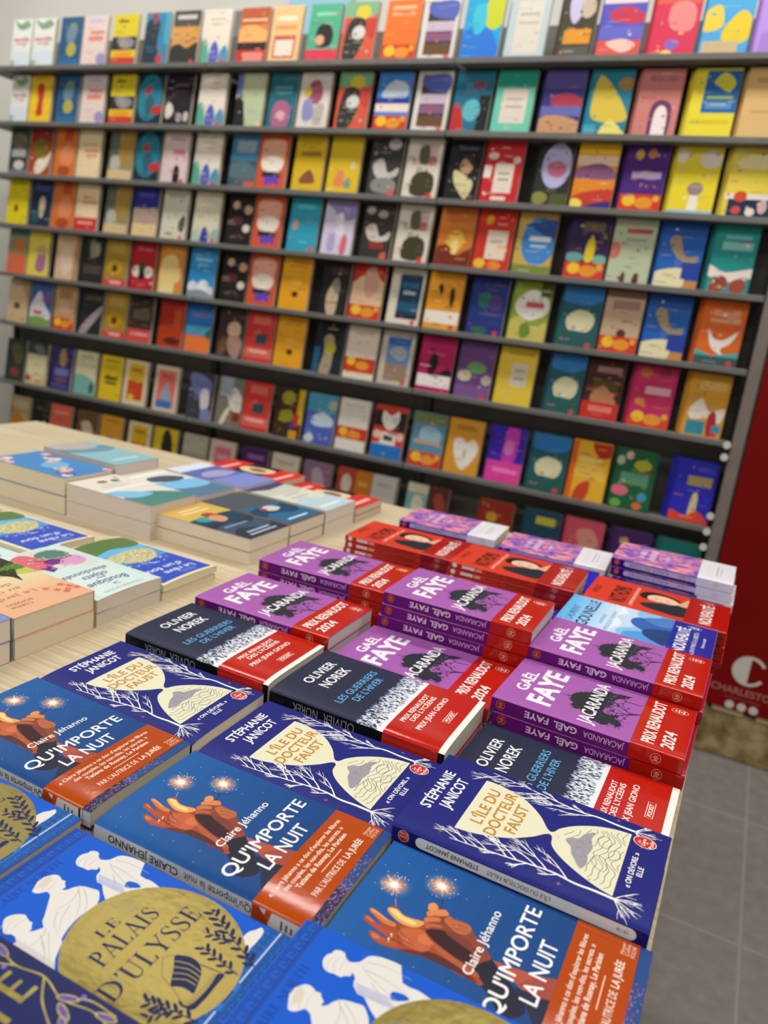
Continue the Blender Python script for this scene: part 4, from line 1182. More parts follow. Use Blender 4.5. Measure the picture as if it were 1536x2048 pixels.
# right part of the table: three columns, nearest row first
pile([B_HOUR, B_DISC], -.5355, .2415, 0.3, ['navy hourglass paperback under the bright blue book at the left edge', D_DISC + ', uppermost at the left edge'], None, .0)
P(B_DISC, 2, -.3565, .2365, 0, D_DISC, 'the pile before the middle sparklers', 'blue paperbacks with a gold disc', 0.0)
P(B_DISC, 4, -.1705, .2335, 0, D_DISC, 'the right-hand pile', 'blue paperbacks with a gold disc', 0.0)
pile([B_MIDNIGHT], -.3610, .1385, 0, ['midnight blue paperback with gold leaves, at the bottom left of the photo'], None, 0, False, TABLE_Z + .0219)
P(B_DISC, 2, -.3600, .1240, 0, D_DISC, 'the pile under midnight blue', 'blue paperbacks with a gold disc', 0.0)

P(B_SPARK, 2, -.5330, .3550, -.6, D_SPK, 'the left column pile', 'blue sparkler paperbacks', 0.001)
P(B_SPARK, 2, -.3450, .3470, .1, D_SPK, 'the middle column pile', 'blue sparkler paperbacks', 0.001)
P(B_SPARK, 2, -.1640, .3415, -.3, D_SPK, 'the right edge pile', 'blue sparkler paperbacks', 0.001)

P(B_HOUR, 2, -.5345, .4620, .4, D_HOUR, 'the left column pile', 'navy hourglass paperbacks', 0.001)
P(B_HOUR, 2, -.3465, .4545, .3, D_HOUR, 'the middle column pile', 'navy hourglass paperbacks', 0.001)
P(B_HOUR, 3, -.1680, .4520, -.8, D_HOUR, 'the right edge pile', 'navy hourglass paperbacks', 0.001)

pile([B_TREE, B_FOREST], -.5356, .5745, .1, ['purple tree paperback buried under the left dark forest book', D_FOR + ' in the left column'], None, .002)
pile([B_TREE, B_FOREST], -.3514, .5680, .0, ['purple tree paperback buried under the middle dark forest book', D_FOR + ' in the middle column'], None, .002)
P(B_FOREST, 1, -.1685, .5600, -.8, D_FOR, 'half covered at the right table edge', 'dark snowy-forest paperbacks')

P(B_TREE, 3, -.5340, .6830, .5, D_TREE, 'the nearer left column pile', G_T, .003, 3)
P(B_TREE, 2, -.3480, .6755, .3, D_TREE, 'the low middle column pile', G_T, .003, 4)
P(B_TREE, 3, -.1690, .6770, -1.3, D_TREE, 'the nearer right edge pile', G_T, .004, 5)

P(B_TREE, 4, -.5330, .8080, 2.0, D_TREE, 'the farther left column pile', G_T, .004, 6)
P(B_TREE, 5, -.3425, .7840, .8, D_TREE, 'the tall middle column pile', G_T, .004, 7)
P(B_TREE, 4, -.1650, .7850, -1.1, D_TREE, 'the farther right edge pile', G_T, .003, 8)

D_HIL = 'pale blue profile paperback with navy band'
P(B_HILLS, 1, -.5330, .9170, 1.6, D_HIL, 'low in the left column', 'pale blue profile paperbacks', .002, 9)
P(B_HILLS, 2, -.3420, .8920, .6, D_HIL, 'the middle column pile', 'pale blue profile paperbacks', .002, 10)
P(B_HILLS, 4, -.1640, .8925, -.6, D_HIL, 'the right edge pile', 'pale blue profile paperbacks', .002, 11)

D_RED = 'red portrait paperback with darker red band'
def under(n):
    return [B_RED] * n
P(B_RED, 5, -.5240, 1.0260, 2.0, D_RED, 'the left column pile', 'red portrait paperbacks', .003, 12)
P(B_RED, 6, -.3430, 1.0010, 1.4, D_RED, 'the middle column pile', 'red portrait paperbacks', .003, 13)
P(B_RED, 6, -.1530, 1.0000, -.5, D_RED, 'the right edge pile', 'red portrait paperbacks', .003, 14)

D_DP = 'deep blue paperback with white capitals'
P(B_DEEP, 2, -.3420, 1.1130, 1.6, D_DP, 'the middle column pile', 'deep blue paperbacks', .003, 15)
P(B_DEEP, 2, -.1600, 1.1080, .2, D_DP, 'the right column pile', 'deep blue paperbacks', .003, 16)
P(B_DEEP, 1, -.5300, 1.1380, 2.6, D_DP, 'low in the left column behind the red portraits', 'deep blue paperbacks', .003, 17)

D_WA = 'violet and pink paperback with white band'
pile([B_DEEP, B_WASH], -.5320, 1.2480, 4.0, ['deep blue paperback under the leftmost violet and pink book', D_WA + ', leftmost of the far row'], None, .004, seed=18)
pile([B_DEEP, B_WASH], -.3400, 1.2330, 3.4, ['deep blue paperback under the middle violet and pink book', D_WA + ', middle of the far row'], None, .004, seed=19)
pile([B_WASH] * 4, -.1540, 1.2200, 0, labs(D_WA, 'the far right pile', 4), 'violet and pink paperbacks', .006, seed=22)

# left part of the table: piles turned the other way round
HX = -.621 - .178
def L(b, n, X, Y, desc, where, group, jit=.002, seed=0, yaw=0.0):
    pile([b] * n, X, Y, yaw, labs(desc, where, n), group, jit, True, TABLE_Z, seed)
L(B_LAVENDER, 2, HX + .001, .3990, 'lavender blue paperback', 'the pile cut by the left edge', None, .001, 1)
L(B_PEACH, 2, HX, .5090, 'peach and green garden paperback', 'the pile nearest on the left', None, .001, 2)
L(B_MINT, 2, HX + .001, .6185, 'mint paperback with violet script', 'the near pile beside the peach book', 'mint paperbacks', .001, 3)
L(B_VILLAGE, 2, HX + .002, .7280, 'cream-edged blue village paperback', 'the pile beside the bare wood', 'blue village paperbacks', .003, 4)
L(B_MINT, 1, HX - .198, .5950, 'mint paperback with violet script', 'cut by the left edge of the photo', 'mint paperbacks')
L(B_VILLAGE, 2, HX - .198, .7020, 'cream-edged blue village paperback', 'the pile left of centre, cut at left', 'blue village paperbacks', .002, 5)
L(B_VILLAGE, 2, HX - .386, .6980, 'cream-edged blue village paperback', 'the farthest left pile, barely showing', 'blue village paperbacks', .002, 6)

L(B_GOLDEN, 2, HX, .9140, 'gold and slate blue paperback', 'the front pile by the bare wood', None, .001, 7)
L(B_STORM, 2, HX, 1.0240, 'stormy sea-blue paperback', 'the pile behind the gold one', None, .001, 8)
L(B_MIST, 2, HX, 1.1340, 'misty pale paperback with lilac foot', 'the pile behind the stormy one', None, .001, 9)
L(B_SCARLET, 2, HX, 1.2480, 'scarlet paperback with dark portrait', 'the farthest pile near the table end', 'scarlet paperbacks', .001, 10)
L(B_CAMEO, 2, HX - .176, .8990, 'cream paperback with two dark cameos', 'the thick cream pile', None, .001, 11)
L(B_COAST, 2, HX - .179, 1.0090, 'grey and sky-blue coast paperback', 'the pile behind the cameo books', None, .001, 12)
L(B_LAVENDER, 2, HX - .172, 1.1300, 'periwinkle paperback with white foot', 'the pile behind the coast books', None, .001, 13)
L(B_SCARLET, 3, HX - .176, 1.2450, 'scarlet paperback with dark portrait', 'the farther left red pile', 'scarlet paperbacks', .001, 14)
L(B_FLORAL, 2, HX - .358, .8990, 'blue paperback scattered with pink flowers', 'the thick left pile', None, .001, 15)
L(B_TEAL, 2, HX - .356, 1.0100, 'pale teal paperback', 'the tall pile behind the flowered books', None, .001, 16)

# ------------------------------------------------------------------ the table
table = link('display_table', None, None, (0, 0, 0))
tag(table, 'light oak display table carrying all the piles of books', 'table')
TX0, TX1, TY0, TY1 = -1.66, 0.0142, 0.02, 1.43
m = MB(); m.bevbox((TX0, TY0, TABLE_Z - .03), (TX1, TY1, TABLE_Z), WOOD, .0012)
link('tabletop', m.mesh('tabletop'), table)
for x in (TX0 + .05, TX1 - .13):
    for y in (TY0 + .05, TY1 - .13):
        m = MB(); m.bevbox((x, y, 0), (x + .08, y + .08, TABLE_Z - .03), WOOD, .003)
        link('leg', m.mesh('table_leg'), table)
m = MB(); m.box((TX0 + .07, TY0 + .07, TABLE_Z - .10), (TX1 - .07, TY1 - .07, TABLE_Z - .03), WOOD)
link('apron', m.mesh('table_apron'), table)

# ------------------------------------------------------------------ room
def room_box(name, a, b, m):
    mb = MB(); mb.box(a, b, m); return struct(name, mb)
RX0, RX1, RY0, RY1 = -6.0, 3.5, -3.5, 2.95
def tiles():
    """vinyl tiles with thin pale joints, 0.6 m"""
    m_ = FLOOR
    nt = m_.node_tree
    b = nt.nodes['Principled BSDF']
    br = nt.nodes.new('ShaderNodeTexBrick')
    br.offset = 0.0; br.inputs['Scale'].default_value = 1.0
    br.inputs['Brick Width'].default_value = 0.5; br.inputs['Row Height'].default_value = 0.5
    br.inputs['Mortar Size'].default_value = 0.004; br.inputs['Mortar Smooth'].default_value = 0.6
    tc = nt.nodes.new('ShaderNodeTexCoord'); mp = nt.nodes.new('ShaderNodeMapping')
    mp.inputs['Location'].default_value = (-.21, -.12, 0)
    nt.links.new(tc.outputs['Object'], mp.inputs[0]); nt.links.new(mp.outputs[0], br.inputs['Vector'])
    ramp = [n for n in nt.nodes if n.type == 'VALTORGB'][0]
    mix = nt.nodes.new('ShaderNodeMix'); mix.data_type = 'RGBA'
    nt.links.new(br.outputs['Fac'], mix.inputs[0]); nt.links.new(ramp.outputs[0], mix.inputs[6])
    mix.inputs[7].default_value = lin('8f8a84')
    nt.links.new(mix.outputs[2], b.inputs['Base Color'])
tiles()
room_box('floor', (RX0, RY0, -.1), (RX1, RY1, 0), FLOOR)
room_box('ceiling', (RX0, RY0, CEIL), (RX1, RY1, CEIL + .1), CEILM)
room_box('wall_back', (RX0, RY1, 0), (RX1, RY1 + .1, CEIL), WALL)
room_box('wall_left', (RX0 - .1, RY0, 0), (RX0, RY1, CEIL), WALL)
room_box('wall_right', (RX1, RY0, 0), (RX1 + .1, RY1, CEIL), WALL)
room_box('wall_front', (RX0, RY0 - .1, 0), (RX1, RY0, CEIL), WALL)

# ------------------------------------------------------------------ wall shelving
SY = 2.42                        # front edge of every shelf
BACK = 2.585
LIP = [CAM_Z + v for v in (.752, .549, .352, .154, -.045, -.248, -.503, -.752, -.985)]
BAYS = [(-3.125, -1.985), (-1.985, -1.045), (-1.045, -.046)]
BAYN = ['left', 'middle', 'right']
for (x0, x1), nm in zip(BAYS, BAYN):
    u = link('shelving_unit', None, None, (x0, SY, 0))
    tag(u, 'dark grey metal wall shelving unit, %s of the three bays' % nm, 'shelving', 'bays of the wall shelving')
    def part(name, mb):
        return link(name, mb.mesh(name), u)
    w = x1 - x0
    m = MB(); m.box((0.0, BACK - SY, 0.10), (w, BACK - SY + .02, LIP[0] + .13), SHELFBACK); part('back_panel', m)
    for z in LIP:
        m = MB()
        m.box((0.016, 0, z - .022), (w - .016, BACK - SY, z - .008), SHELFBACK)
        sh = part('shelf', m)
        m = MB()
        m.bevbox((0.002, -.006, z - .022), (w - .002, .003, z - .005), SHELFLIP, .0015)
        link('lip', m.mesh('lip'), sh)
    for x in (0.0, w - .014):
        m = MB(); m.bevbox((x, .140, 0.0), (x + .014, BACK - SY, LIP[0] - .03), SHELF, .002); part('upright', m)
    m = MB(); m.box((0.016, .02, 0), (w - .016, BACK - SY, .12), SHELF); part('plinth', m)
    if nm == 'right':
        m = MB(); m.bevbox((w + .001, -.012, 0), (w + .034, .10, LIP[0] + .13), POSTM, .003)
        post = part('end_post', m)
        m = MB()
        zs = [LIP[5] - .015, LIP[5] - .05] + [LIP[6] + .03 - .047 * i for i in range(6)]
        for z in zs:
            m = MB()
            m.disc((w - .010, -.0125, z), .0105, 16, (0, -1, 0), .003, mat('d9d7d2', 'metal'))
            link('stud', m.mesh('stud'), post)

# wall above the shelving: a grey cable duct and a pale blue sign
m = MB(); m.bevbox((-2.35, RY1 - .04, 2.16), (-2.02, RY1 - .001, 2.30), mat('8d8e8c', 'matte'), .006)
o = link('cable_duct', m.mesh('cable_duct')); tag(o, 'grey cable duct box on the wall above the top shelf', 'duct')
m = MB(); m.bevbox((-2.0, RY1 - .03, 2.17), (-1.72, RY1 - .001, 2.42), mat('a9dcf0', 'matte'), .004)
o = link('wall_sign', m.mesh('wall_sign')); tag(o, 'pale blue blank sign on the wall above the shelving', 'sign')

# red display panel with its pale emblem, on a speckled plinth
pan = link('red_display', None, None, (-.006, SY, 0))
tag(pan, 'dark red display panel with a pale round emblem beside the shelving', 'display')
m = MB(); m.bevbox((0, -.01, .172), (.95, .30, 1.95), REDP, .002); link('panel', m.mesh('panel'), pan)
m = MB(); m.bevbox((-.004, .02, 0), (.97, .29, .15), PLINTH, .004); link('plinth', m.mesh('plinth_board'), pan)
for x0, x1 in ((.0, .06), (.075, .165), (.20, .33), (.36, .50), (.53, .70), (.74, .94)):
    m = MB(); m.bevbox((x0, .005, .15), (x1, .28, .172), mat('cbb993', 'matte'), .003); link('spacer_block', m.mesh('spacer'), pan)
# emblem: half disc and crescent that form a C, a line of capitals, three dots
em = Art(); EC = 'cfc9c2'
def A_(x, z):
    return (x * 1000, z * 1000)
cx, cz, rr = .150, CAM_Z - .905, .047
pts = [(cx + rr * math.cos(t), cz + rr * math.sin(t)) for t in [math.pi / 2 + math.pi * i / 24 for i in range(25)]]
mbE = MB()
EM = mat(EC, 'matte')
mbE.face([(x, -.0115, z) for x, z in pts], EM)
arc = []
for i in range(25):
    t = math.pi / 2 - math.pi * .5 * i / 12 * .62
    arc.append(t)
for a0, a1 in ((math.pi / 2, .55), (-.55, -math.pi / 2)):
    n = 12
    for i in range(n):
        t0 = a0 + (a1 - a0) * i / n; t1 = a0 + (a1 - a0) * (i + 1) / n
        r1, r0 = rr, rr * .80
        q = [(cx + r0 * math.cos(t0), cz + r0 * math.sin(t0)), (cx + r1 * math.cos(t0), cz + r1 * math.sin(t0)), (cx + r1 * math.cos(t1), cz + r1 * math.sin(t1)), (cx + r0 * math.cos(t1), cz + r0 * math.sin(t1))]
        mbE.face([(x, -.0115, z) for x, z in q][::-1], EM)
def word(s, x0, x1, z, cap, m_, bold=0.0):
    v, f = text_geo(s, bold, 0)
    a = min(p[0] for p in v); b = max(p[0] for p in v)
    mbE.shared([(x0 + (p[0] - a) / (b - a) * (x1 - x0), -.0115, z + p[1] * cap / CAPH) for p in v], f, m_)
word('CHARLESTON', .058, .245, CAM_Z - .985, .021, mat('b5756c', 'matte'), .012)
mbE.face([(.10, -.0115, CAM_Z - 1.001), (.20, -.0115, CAM_Z - 1.001), (.20, -.0115, CAM_Z - .996), (.10, -.0115, CAM_Z - .996)], mat('8a3a34', 'matte'))
for x in (.120, .153, .186):
    mbE.disc((x, -.0105, CAM_Z - 1.022), .0125, 20, (0, -1, 0), .001, EM)
link('emblem', mbE.mesh('emblem'), pan)['label'] = 'pale round C emblem with capitals and three dots'

# at the far left, past the shelving: a blue poster stand and a green box
st = link('poster_stand', None, None, (-3.535, SY - .02, 0))
tag(st, 'tall blue poster stand at the left end of the shelving', 'stand')
m = MB(); m.bevbox((0, 0, 1.02), (.385, .03, 1.78), mat('8fbce8', 'matte'), .003); link('poster', m.mesh('poster'), st)
m = MB(); m.bevbox((0, 0, .62), (.385, .03, 1.02), mat('2f62b8', 'matte'), .003); link('lower_poster', m.mesh('lower_poster'), st)
m = MB(); m.bevbox((.05, .03, 0.02), (.10, .06, 1.7), POSTM, .003); m.bevbox((-.02, -.02, 0), (.40, .20, .02), POSTM, .003); m.box((.05, .0, .02), (.10, .03, .62), POSTM); link('stand_frame', m.mesh('stand_frame'), st)
bx = link('display_box', None, None, (-3.30, SY - .32, 0))
tag(bx, 'green cardboard display box on the floor at the far left', 'box')
m = MB(); m.bevbox((0, 0, 0), (.30, .26, .46), mat('69b82c', 'matte'), .004); link('body', m.mesh('box_body'), bx)
m = MB(); m.bevbox((-.005, -.005, .46), (.305, .265, .66), mat('1e6a24', 'matte'), .004); link('lid', m.mesh('box_lid'), bx)

# ------------------------------------------------------------------ the books on the wall shelves
# key: base colour | shapes in percent | what one sees
LOGO = ' E82,95,7,4,d84038'
FRUIT = ' R0,74,100,100,d23a22 E24,84,16,9,f0c22e E60,87,22,9,e8962a E88,80,8,5,e8a82e'
DES = {
'palm': ('dfe3dc', 'S8,2,40,10,70,2,90,14,60,22,30,20,7f9f7a R10,40,90,46,cf7a78 R20,49,80,53,d79a98 R5,68,95,96,d3dbe4 E10,92,14,8,9fb59c', 'white paperback with green leaves and red title'),
'navygold': ('23567f', 'R0,0,100,100,23567f E55,28,20,16,8f9a50 S30,24,62,18,72,40,56,58,34,50,6f8796 E56,66,22,14,b0a845 R8,84,92,97,2a6a98', 'dark blue paperback with a yellow figure'),
'blush': ('e3cfc6', 'R20,6,84,14,c9b8d4 R30,30,90,36,dd7f66 R24,40,86,50,e08a70 E84,86,20,12,9a8fc4 R20,70,60,73,d8b8b0', 'pale pink paperback with coral script'),
'yelphoto': ('e3c424', 'R0,0,100,42,dcc81e R20,12,60,16,3a3420 R0,44,100,70,2c2a2c S20,48,50,44,90,52,80,66,40,66,8a8a94 R0,84,100,100,c9382c E50,78,40,6,e8a020', 'yellow paperback with black photo strip'),
'tealfig': ('2f86a8', 'S0,30,30,10,60,20,56,60,70,100,0,100,1d3040 S22,4,44,0,50,16,36,22,8a4a5a E70,88,14,9,c03a40 R80,0,100,60,3fa0c0', 'teal paperback with a dark figure'),
'sandblack': ('d59a4a', 'R0,0,100,26,4a4640 R14,8,86,16,c9c4bc S0,70,30,62,60,70,100,60,100,100,0,100,2c2a26 R2,26,100,30,5a5248' + LOGO, 'orange-brown paperback with black hills'),
'flower': ('e6dccb', 'R24,16,78,20,c9bca8 R30,26,72,29,c9bca8 S0,62,16,56,28,76,30,100,0,100,5aa58c S34,74,50,58,66,76,62,100,36,100,4a60b8 S70,80,88,66,100,80,100,100,70,100,4f94b0' + LOGO, 'cream paperback with green and blue flowers'),
'dusk': ('dd7f42', 'R0,0,100,30,b85a34 S0,40,40,30,100,44,100,60,0,64,f2b066 R0,62,100,76,2c1a16 R0,76,100,100,c72c26 R24,80,92,96,e28a80 R6,20,94,24,e8c8a0', 'sunset orange paperback with red foot'),
'peachbox': ('ecc084', 'R18,18,82,26,f4e2c4 R14,52,86,92,c8604c R20,60,80,88,e9dccb R14,34,86,42,e09a60', 'pale orange paperback with cream box'),
'greenhair': ('4fae86', 'S30,40,60,34,80,50,74,72,30,72,2a2528 E40,62,15,9,e0a884 R0,78,100,100,d83c52 R20,14,82,20,8fd0b4', 'green paperback with dark-haired figure'),
'redman': ('d9583a', 'R0,0,100,26,7fb088 E56,18,22,12,d8c83a S14,40,40,26,70,36,66,70,40,100,10,96,33302e E50,52,20,12,d6d2d0 S70,30,100,24,100,60,76,56,c84030', 'orange-red paperback with a dark figure'),
'orangefl': ('e8742c', 'R16,10,84,16,f2b890 R16,20,84,26,f0a878' + FRUIT, 'orange paperback with yellow fruit band'),
'nightframe': ('dcd6cc', 'R14,6,90,92,3a3230 S14,10,90,6,90,34,30,30,5866b4 R14,38,90,54,cab6c8 R14,56,90,70,8a5a7a R14,74,90,92,6a4a2a' + LOGO, 'white-framed paperback with a night landscape'),
'cyanlime': ('22a4d8', 'S0,60,40,46,80,60,100,100,0,100,2a78d8 E78,26,30,28,c9d030 S20,20,50,14,56,50,30,60,3fc0d8', 'cyan paperback with a lime circle'),
'palelabel': ('bfcfd2', 'R18,12,84,92,dfd8c8 R26,30,76,34,bcb4a6 R26,44,76,47,bcb4a6 R10,4,90,8,d8dcd6', 'pale grey-blue paperback with cream label'),
'lilacblob': ('4a4234', 'S20,10,50,4,60,30,40,50,22,36,c9c4e4 E72,26,22,16,c8b8a0 R14,58,92,80,e39a2a R14,84,92,96,5a5c50', 'dark paperback with orange title box'),
'bluewave': ('5a5ac0', 'R0,0,100,22,ecd8d0 S20,34,60,26,100,40,90,52,30,48,c83c54 R0,56,100,74,6a6ac8 R0,76,100,100,e0584a S20,80,60,74,90,84,60,94,f0c8b8', 'violet-blue paperback with red title'),
'crimson': ('d83a58', 'R0,0,100,26,e0604a S34,30,64,22,90,34,86,64,40,60,ee8a8a E50,84,16,8,8a6ac0 E40,98,14,6,f0d878', 'crimson paperback with pink label'),
'hillsky': ('4fa8dc', 'S0,40,30,30,40,60,0,66,e8cc4a S44,64,76,38,100,52,96,80,50,84,e6c830 R4,80,80,100,cdb48a S54,0,80,4,74,16,56,12,8a96a0', 'sky blue paperback with yellow hills'),
'lilacplain': ('bb92e4', 'R20,20,80,28,d8bcf0 R10,70,90,96,a880d4', 'plain lilac paperback'),
'redfigure': ('ecc42a', 'S36,20,56,16,66,34,62,62,64,82,36,84,40,52,34,36,c03c22 R20,4,80,9,d0a824', 'yellow paperback with a red figure'),
'catsblack': ('17131a', 'R30,18,80,24,5a5058 S2,62,20,56,34,70,24,84,6,84,d8d2c4 E58,84,12,9,a8a09a E84,82,10,10,c4bab4 R24,32,78,36,4a2c34', 'black paperback with small pale animals'),
'paleforest': ('b6c49c', 'S0,50,22,40,34,70,40,100,0,100,151318 R0,0,20,40,6a78b0 R30,8,90,26,c8cca4 E90,94,8,5,e0c8a0', 'pale green paperback with black silhouette'),
'tealpink': ('1f6a78', 'S20,60,50,50,80,62,76,96,24,96,b0608a E50,78,18,10,e0a8b0 R20,24,80,30,5a98a0 R20,34,80,38,5a98a0', 'teal paperback with pink drawing'),
'whitecol': ('ddd4cc', 'S30,20,60,14,76,40,60,56,34,50,a8546a E26,34,12,10,d8c838 S16,52,44,48,52,80,20,84,8a8fc0 S56,60,84,56,80,90,56,90,b8b0a8', 'white paperback with a colourful figure'),
'skyfruit': ('3f86d8', 'S20,30,50,14,90,24,84,44,20,44,cfe0ee R0,44,100,54,2a3a9a R0,54,100,68,ecdcd0' + FRUIT, 'sky blue paperback with yellow fruit band'),
'tealdisc': ('1c6f8a', 'R70,40,100,100,1a1a1c S0,60,20,56,36,100,0,100,c02a2a E52,64,24,18,5fb8c4 R26,20,80,32,3a88a0 E64,24,20,6,8a4a62', 'teal paperback with a pale disc'),
'mintlabel': ('6fcab0', 'R0,0,100,26,1f9a86 R18,30,84,84,e2d6c8 R28,44,74,48,bcb0a2 R28,56,74,60,bcb0a2', 'mint paperback with cream label'),
'navyred': ('34327a', 'R0,0,100,30,5a5096 S24,42,60,36,100,46,90,60,30,56,b03a4c R0,56,100,72,6a6ab0 S0,76,40,70,100,80,100,100,0,100,c8966a', 'navy paperback with red title'),
'tealyellow': ('1f8098', 'S20,10,60,30,100,70,80,80,20,76,10,50,dcc048 E84,22,18,10,b0803a S40,100,60,76,90,90,100,100,e8dc78 R0,84,30,100,3a9fc0', 'teal paperback with yellow shapes'),
'pinkarch': ('cf8078', 'R20,10,86,18,b06a70 S44,100,46,64,60,54,74,64,76,100,f0e4de S36,100,36,56,60,46,84,58,84,100,78,100,76,64,60,54,46,64,44,100,6a3a62', 'dusty pink paperback with white arch'),
'yelblue': ('ecd838', 'R26,4,100,64,1f66a8 S44,20,64,6,90,20,80,34,60,28,d8d040 R34,40,90,44,a8b84a R34,48,90,58,5a90c8 R10,74,92,80,d8c41e', 'yellow paperback with blue panel'),
'tan': ('dcb676', 'R20,14,84,22,c8a05e R20,60,84,64,c8a05e', 'plain tan paperback'),
'greyphoto': ('3c403e', 'S10,20,50,10,90,24,80,40,20,40,6a6a4a R14,46,88,62,a8aca4 E56,80,28,10,cdc6be R0,90,100,100,6a7a80', 'dark grey paperback with pale photo'),
'whitebeast': ('a8441c', 'R0,0,100,26,8a2c18 E50,44,34,22,7a6a1c S26,84,40,66,80,60,96,48,90,74,70,90,40,98,ebe0cc R0,92,30,100,d8604a', 'rust paperback with a white animal'),
'plainorange': ('d8742c', 'R40,0,80,24,c04a24 S30,40,70,30,90,60,60,80,30,70,e08a5a E50,88,30,12,b04a1c', 'plain orange paperback'),
'creamscript': ('ecd4a8', 'R24,28,84,32,dfae84 R30,40,92,46,dd8a60 R36,50,86,56,e09a74', 'cream paperback with orange script'),
'greytan': ('8f8a6c', 'R40,0,100,70,a8843c R0,0,40,70,5f6a58 S10,56,40,50,50,76,14,80,b4b4a8 R0,80,100,100,d8bc8a', 'grey-green and tan paperback'),
'ovalteal': ('142a38', 'E46,46,50,46,1f7f96 S26,30,46,22,50,36,30,40,c03a44 S30,50,60,44,66,70,40,80,2f5a6a S60,66,96,60,94,78,64,78,c02c2c', 'black paperback with a teal oval'),
'pinksil': ('dcc6c4', 'S50,100,50,70,62,64,72,74,72,100,1c1618 R24,10,86,16,b4a0a4 R40,34,86,44,d87a88 E84,96,9,5,d04a44', 'pinkish white paperback with black silhouette'),
'bluegrey': ('3f7ca0', 'R0,50,100,100,3c5862 S0,60,50,50,100,66,100,84,0,80,54707a R20,12,90,34,8fa8b8 R60,88,100,100,d0604a', 'blue-grey paperback with pale title'),
'archred': ('d8552c', 'S16,10,84,10,90,40,84,60,50,66,16,60,10,40,e8a890 S14,46,50,38,88,46,80,66,50,70,20,64,f4ead8 R20,68,84,78,1c1a24 R30,76,80,92,6a44b8', 'orange-red paperback with white arch'),
'yelbrown': ('ddb81c', 'R22,28,86,36,a87418 S24,84,40,66,60,62,76,84,8a5038 R20,10,80,14,c09c18', 'yellow paperback with small brown drawing'),
'yelpink': ('e2bf20', 'S24,86,30,64,50,60,56,86,e88a50 S58,90,60,74,76,74,76,90,6aa088 E78,50,9,6,ead8b0', 'yellow paperback with pink drawing'),
'bwphoto': ('3a3836', 'E70,10,20,10,c0b8b8 S10,46,40,36,60,60,90,50,84,66,30,70,c8c4bc S16,74,60,68,90,78,80,96,20,92,8a8a86 E78,94,11,6,dc5a54', 'black and white photo paperback'),
'olivephoto': ('dfd8c8', 'R34,8,90,44,c8b4ac S36,16,60,10,66,40,40,40,5a5c3a E76,36,12,8,b86a60 S24,66,50,54,86,62,84,94,26,94,3f3c24 E80,95,9,5,d23c34', 'white paperback with olive photo'),
'portraitblack': ('15121a', 'R24,10,84,16,4a4658 E56,42,20,14,c89a78 S20,50,50,56,84,70,70,96,50,90,24,70,d8cf9c S40,26,70,24,78,44,60,34,3a2820', 'black paperback with a pale portrait'),
'redlabel': ('c8222a', 'R0,40,20,60,eeE0d8 R30,36,80,84,e9dccb R40,50,70,54,a8a098 R40,60,70,64,a8a098 E20,24,14,6,e8d0c8 E84,30,10,6,e8d0c8 R30,90,70,96,eedcd2'.replace('eeE0d8', 'eee0d8'), 'red and white paperback with cream label'),
'lilacegg': ('2c2a2c', 'E54,36,42,36,b8b4dc S30,34,60,28,84,40,70,54,36,50,c06a80 E20,88,24,10,8a8a40 R50,80,100,100,4a5a2a', 'dark paperback with a lilac egg'),
'sunsetbands': ('e28a24', 'R0,0,100,16,e8b81c R0,18,100,34,f0d0b0 S0,40,60,30,100,44,100,54,0,54,8a5a80 S0,84,40,74,100,70,100,92,0,100,c83a28 S30,100,60,92,100,88,100,100,3a2a7a E10,94,20,8,ecdc60', 'orange and purple sunset paperback'),
'purplefruit': ('4a2178', 'E30,14,10,8,c8a83a E60,12,10,8,c87850 R20,40,90,50,b8a0c8' + FRUIT, 'dark purple paperback with yellow fruit band'),
'yelwhite': ('ecd62c', 'E76,18,24,14,e0dcc8 E12,14,12,10,e6e2cc S44,100,46,74,54,68,64,76,64,100,f0ecdc E54,62,18,10,9a8488 R0,94,100,100,9cc0d4', 'yellow paperback with white figure'),
'yelnavy': ('e8d24a', 'R20,10,90,30,e8dca0 R0,66,100,74,ece4d4 R10,74,100,100,1c2a4a E34,70,14,8,d84a2c E30,90,10,6,d8503a E60,92,10,6,ece0d0 E84,84,10,10,d8b0b0', 'yellow paperback with navy foot'),
'yelplain': ('e4d014', 'E46,64,10,9,8a3a2a R20,6,80,11,b8ac30 R0,40,10,60,c4b41c', 'bright yellow paperback with red dot'),
'navycream': ('1c2c48', 'R10,10,90,22,3a4a80 S40,40,60,34,70,50,60,80,44,76,c9b896 S10,70,40,66,36,90,10,90,2c5a5a', 'dark navy paperback with cream figure'),
'creamred': ('ecd4a8', 'R24,28,84,32,dfae84 R30,36,92,42,dd8a60 R0,72,100,100,d23030 R16,80,84,86,eaa090', 'cream paperback with red band'),
'navytop': ('b4a084', 'R0,0,100,42,2c2c88 R20,10,80,20,4a4aa0 S20,46,60,42,94,50,90,72,24,72,b49a86 R0,74,100,100,e4c894', 'paperback with navy top and cream foot'),
'greyfig': ('d6d2bc', 'R20,10,84,16,b4b0a0 S72,62,90,50,96,70,86,84,70,78,4a4a3c R20,88,50,92,8a8a7c' + LOGO, 'pale grey paperback with small dark figure'),
'creamblue': ('dcd2b8', 'R24,16,78,20,c4b8a0 S34,100,40,74,52,70,62,82,64,100,2f409a S66,92,90,70,100,84,100,100,8fb8b0 S0,84,20,74,30,100,0,100,b0c4b8' + LOGO, 'cream paperback with one blue flower'),
'dotsblack': ('1d1714', 'E30,22,14,8,c8a890 E78,30,16,9,cda486 E78,66,14,8,d8d0c8 R16,44,60,60,5a2c34 R20,80,70,90,3c2428', 'black paperback with round pale faces'),
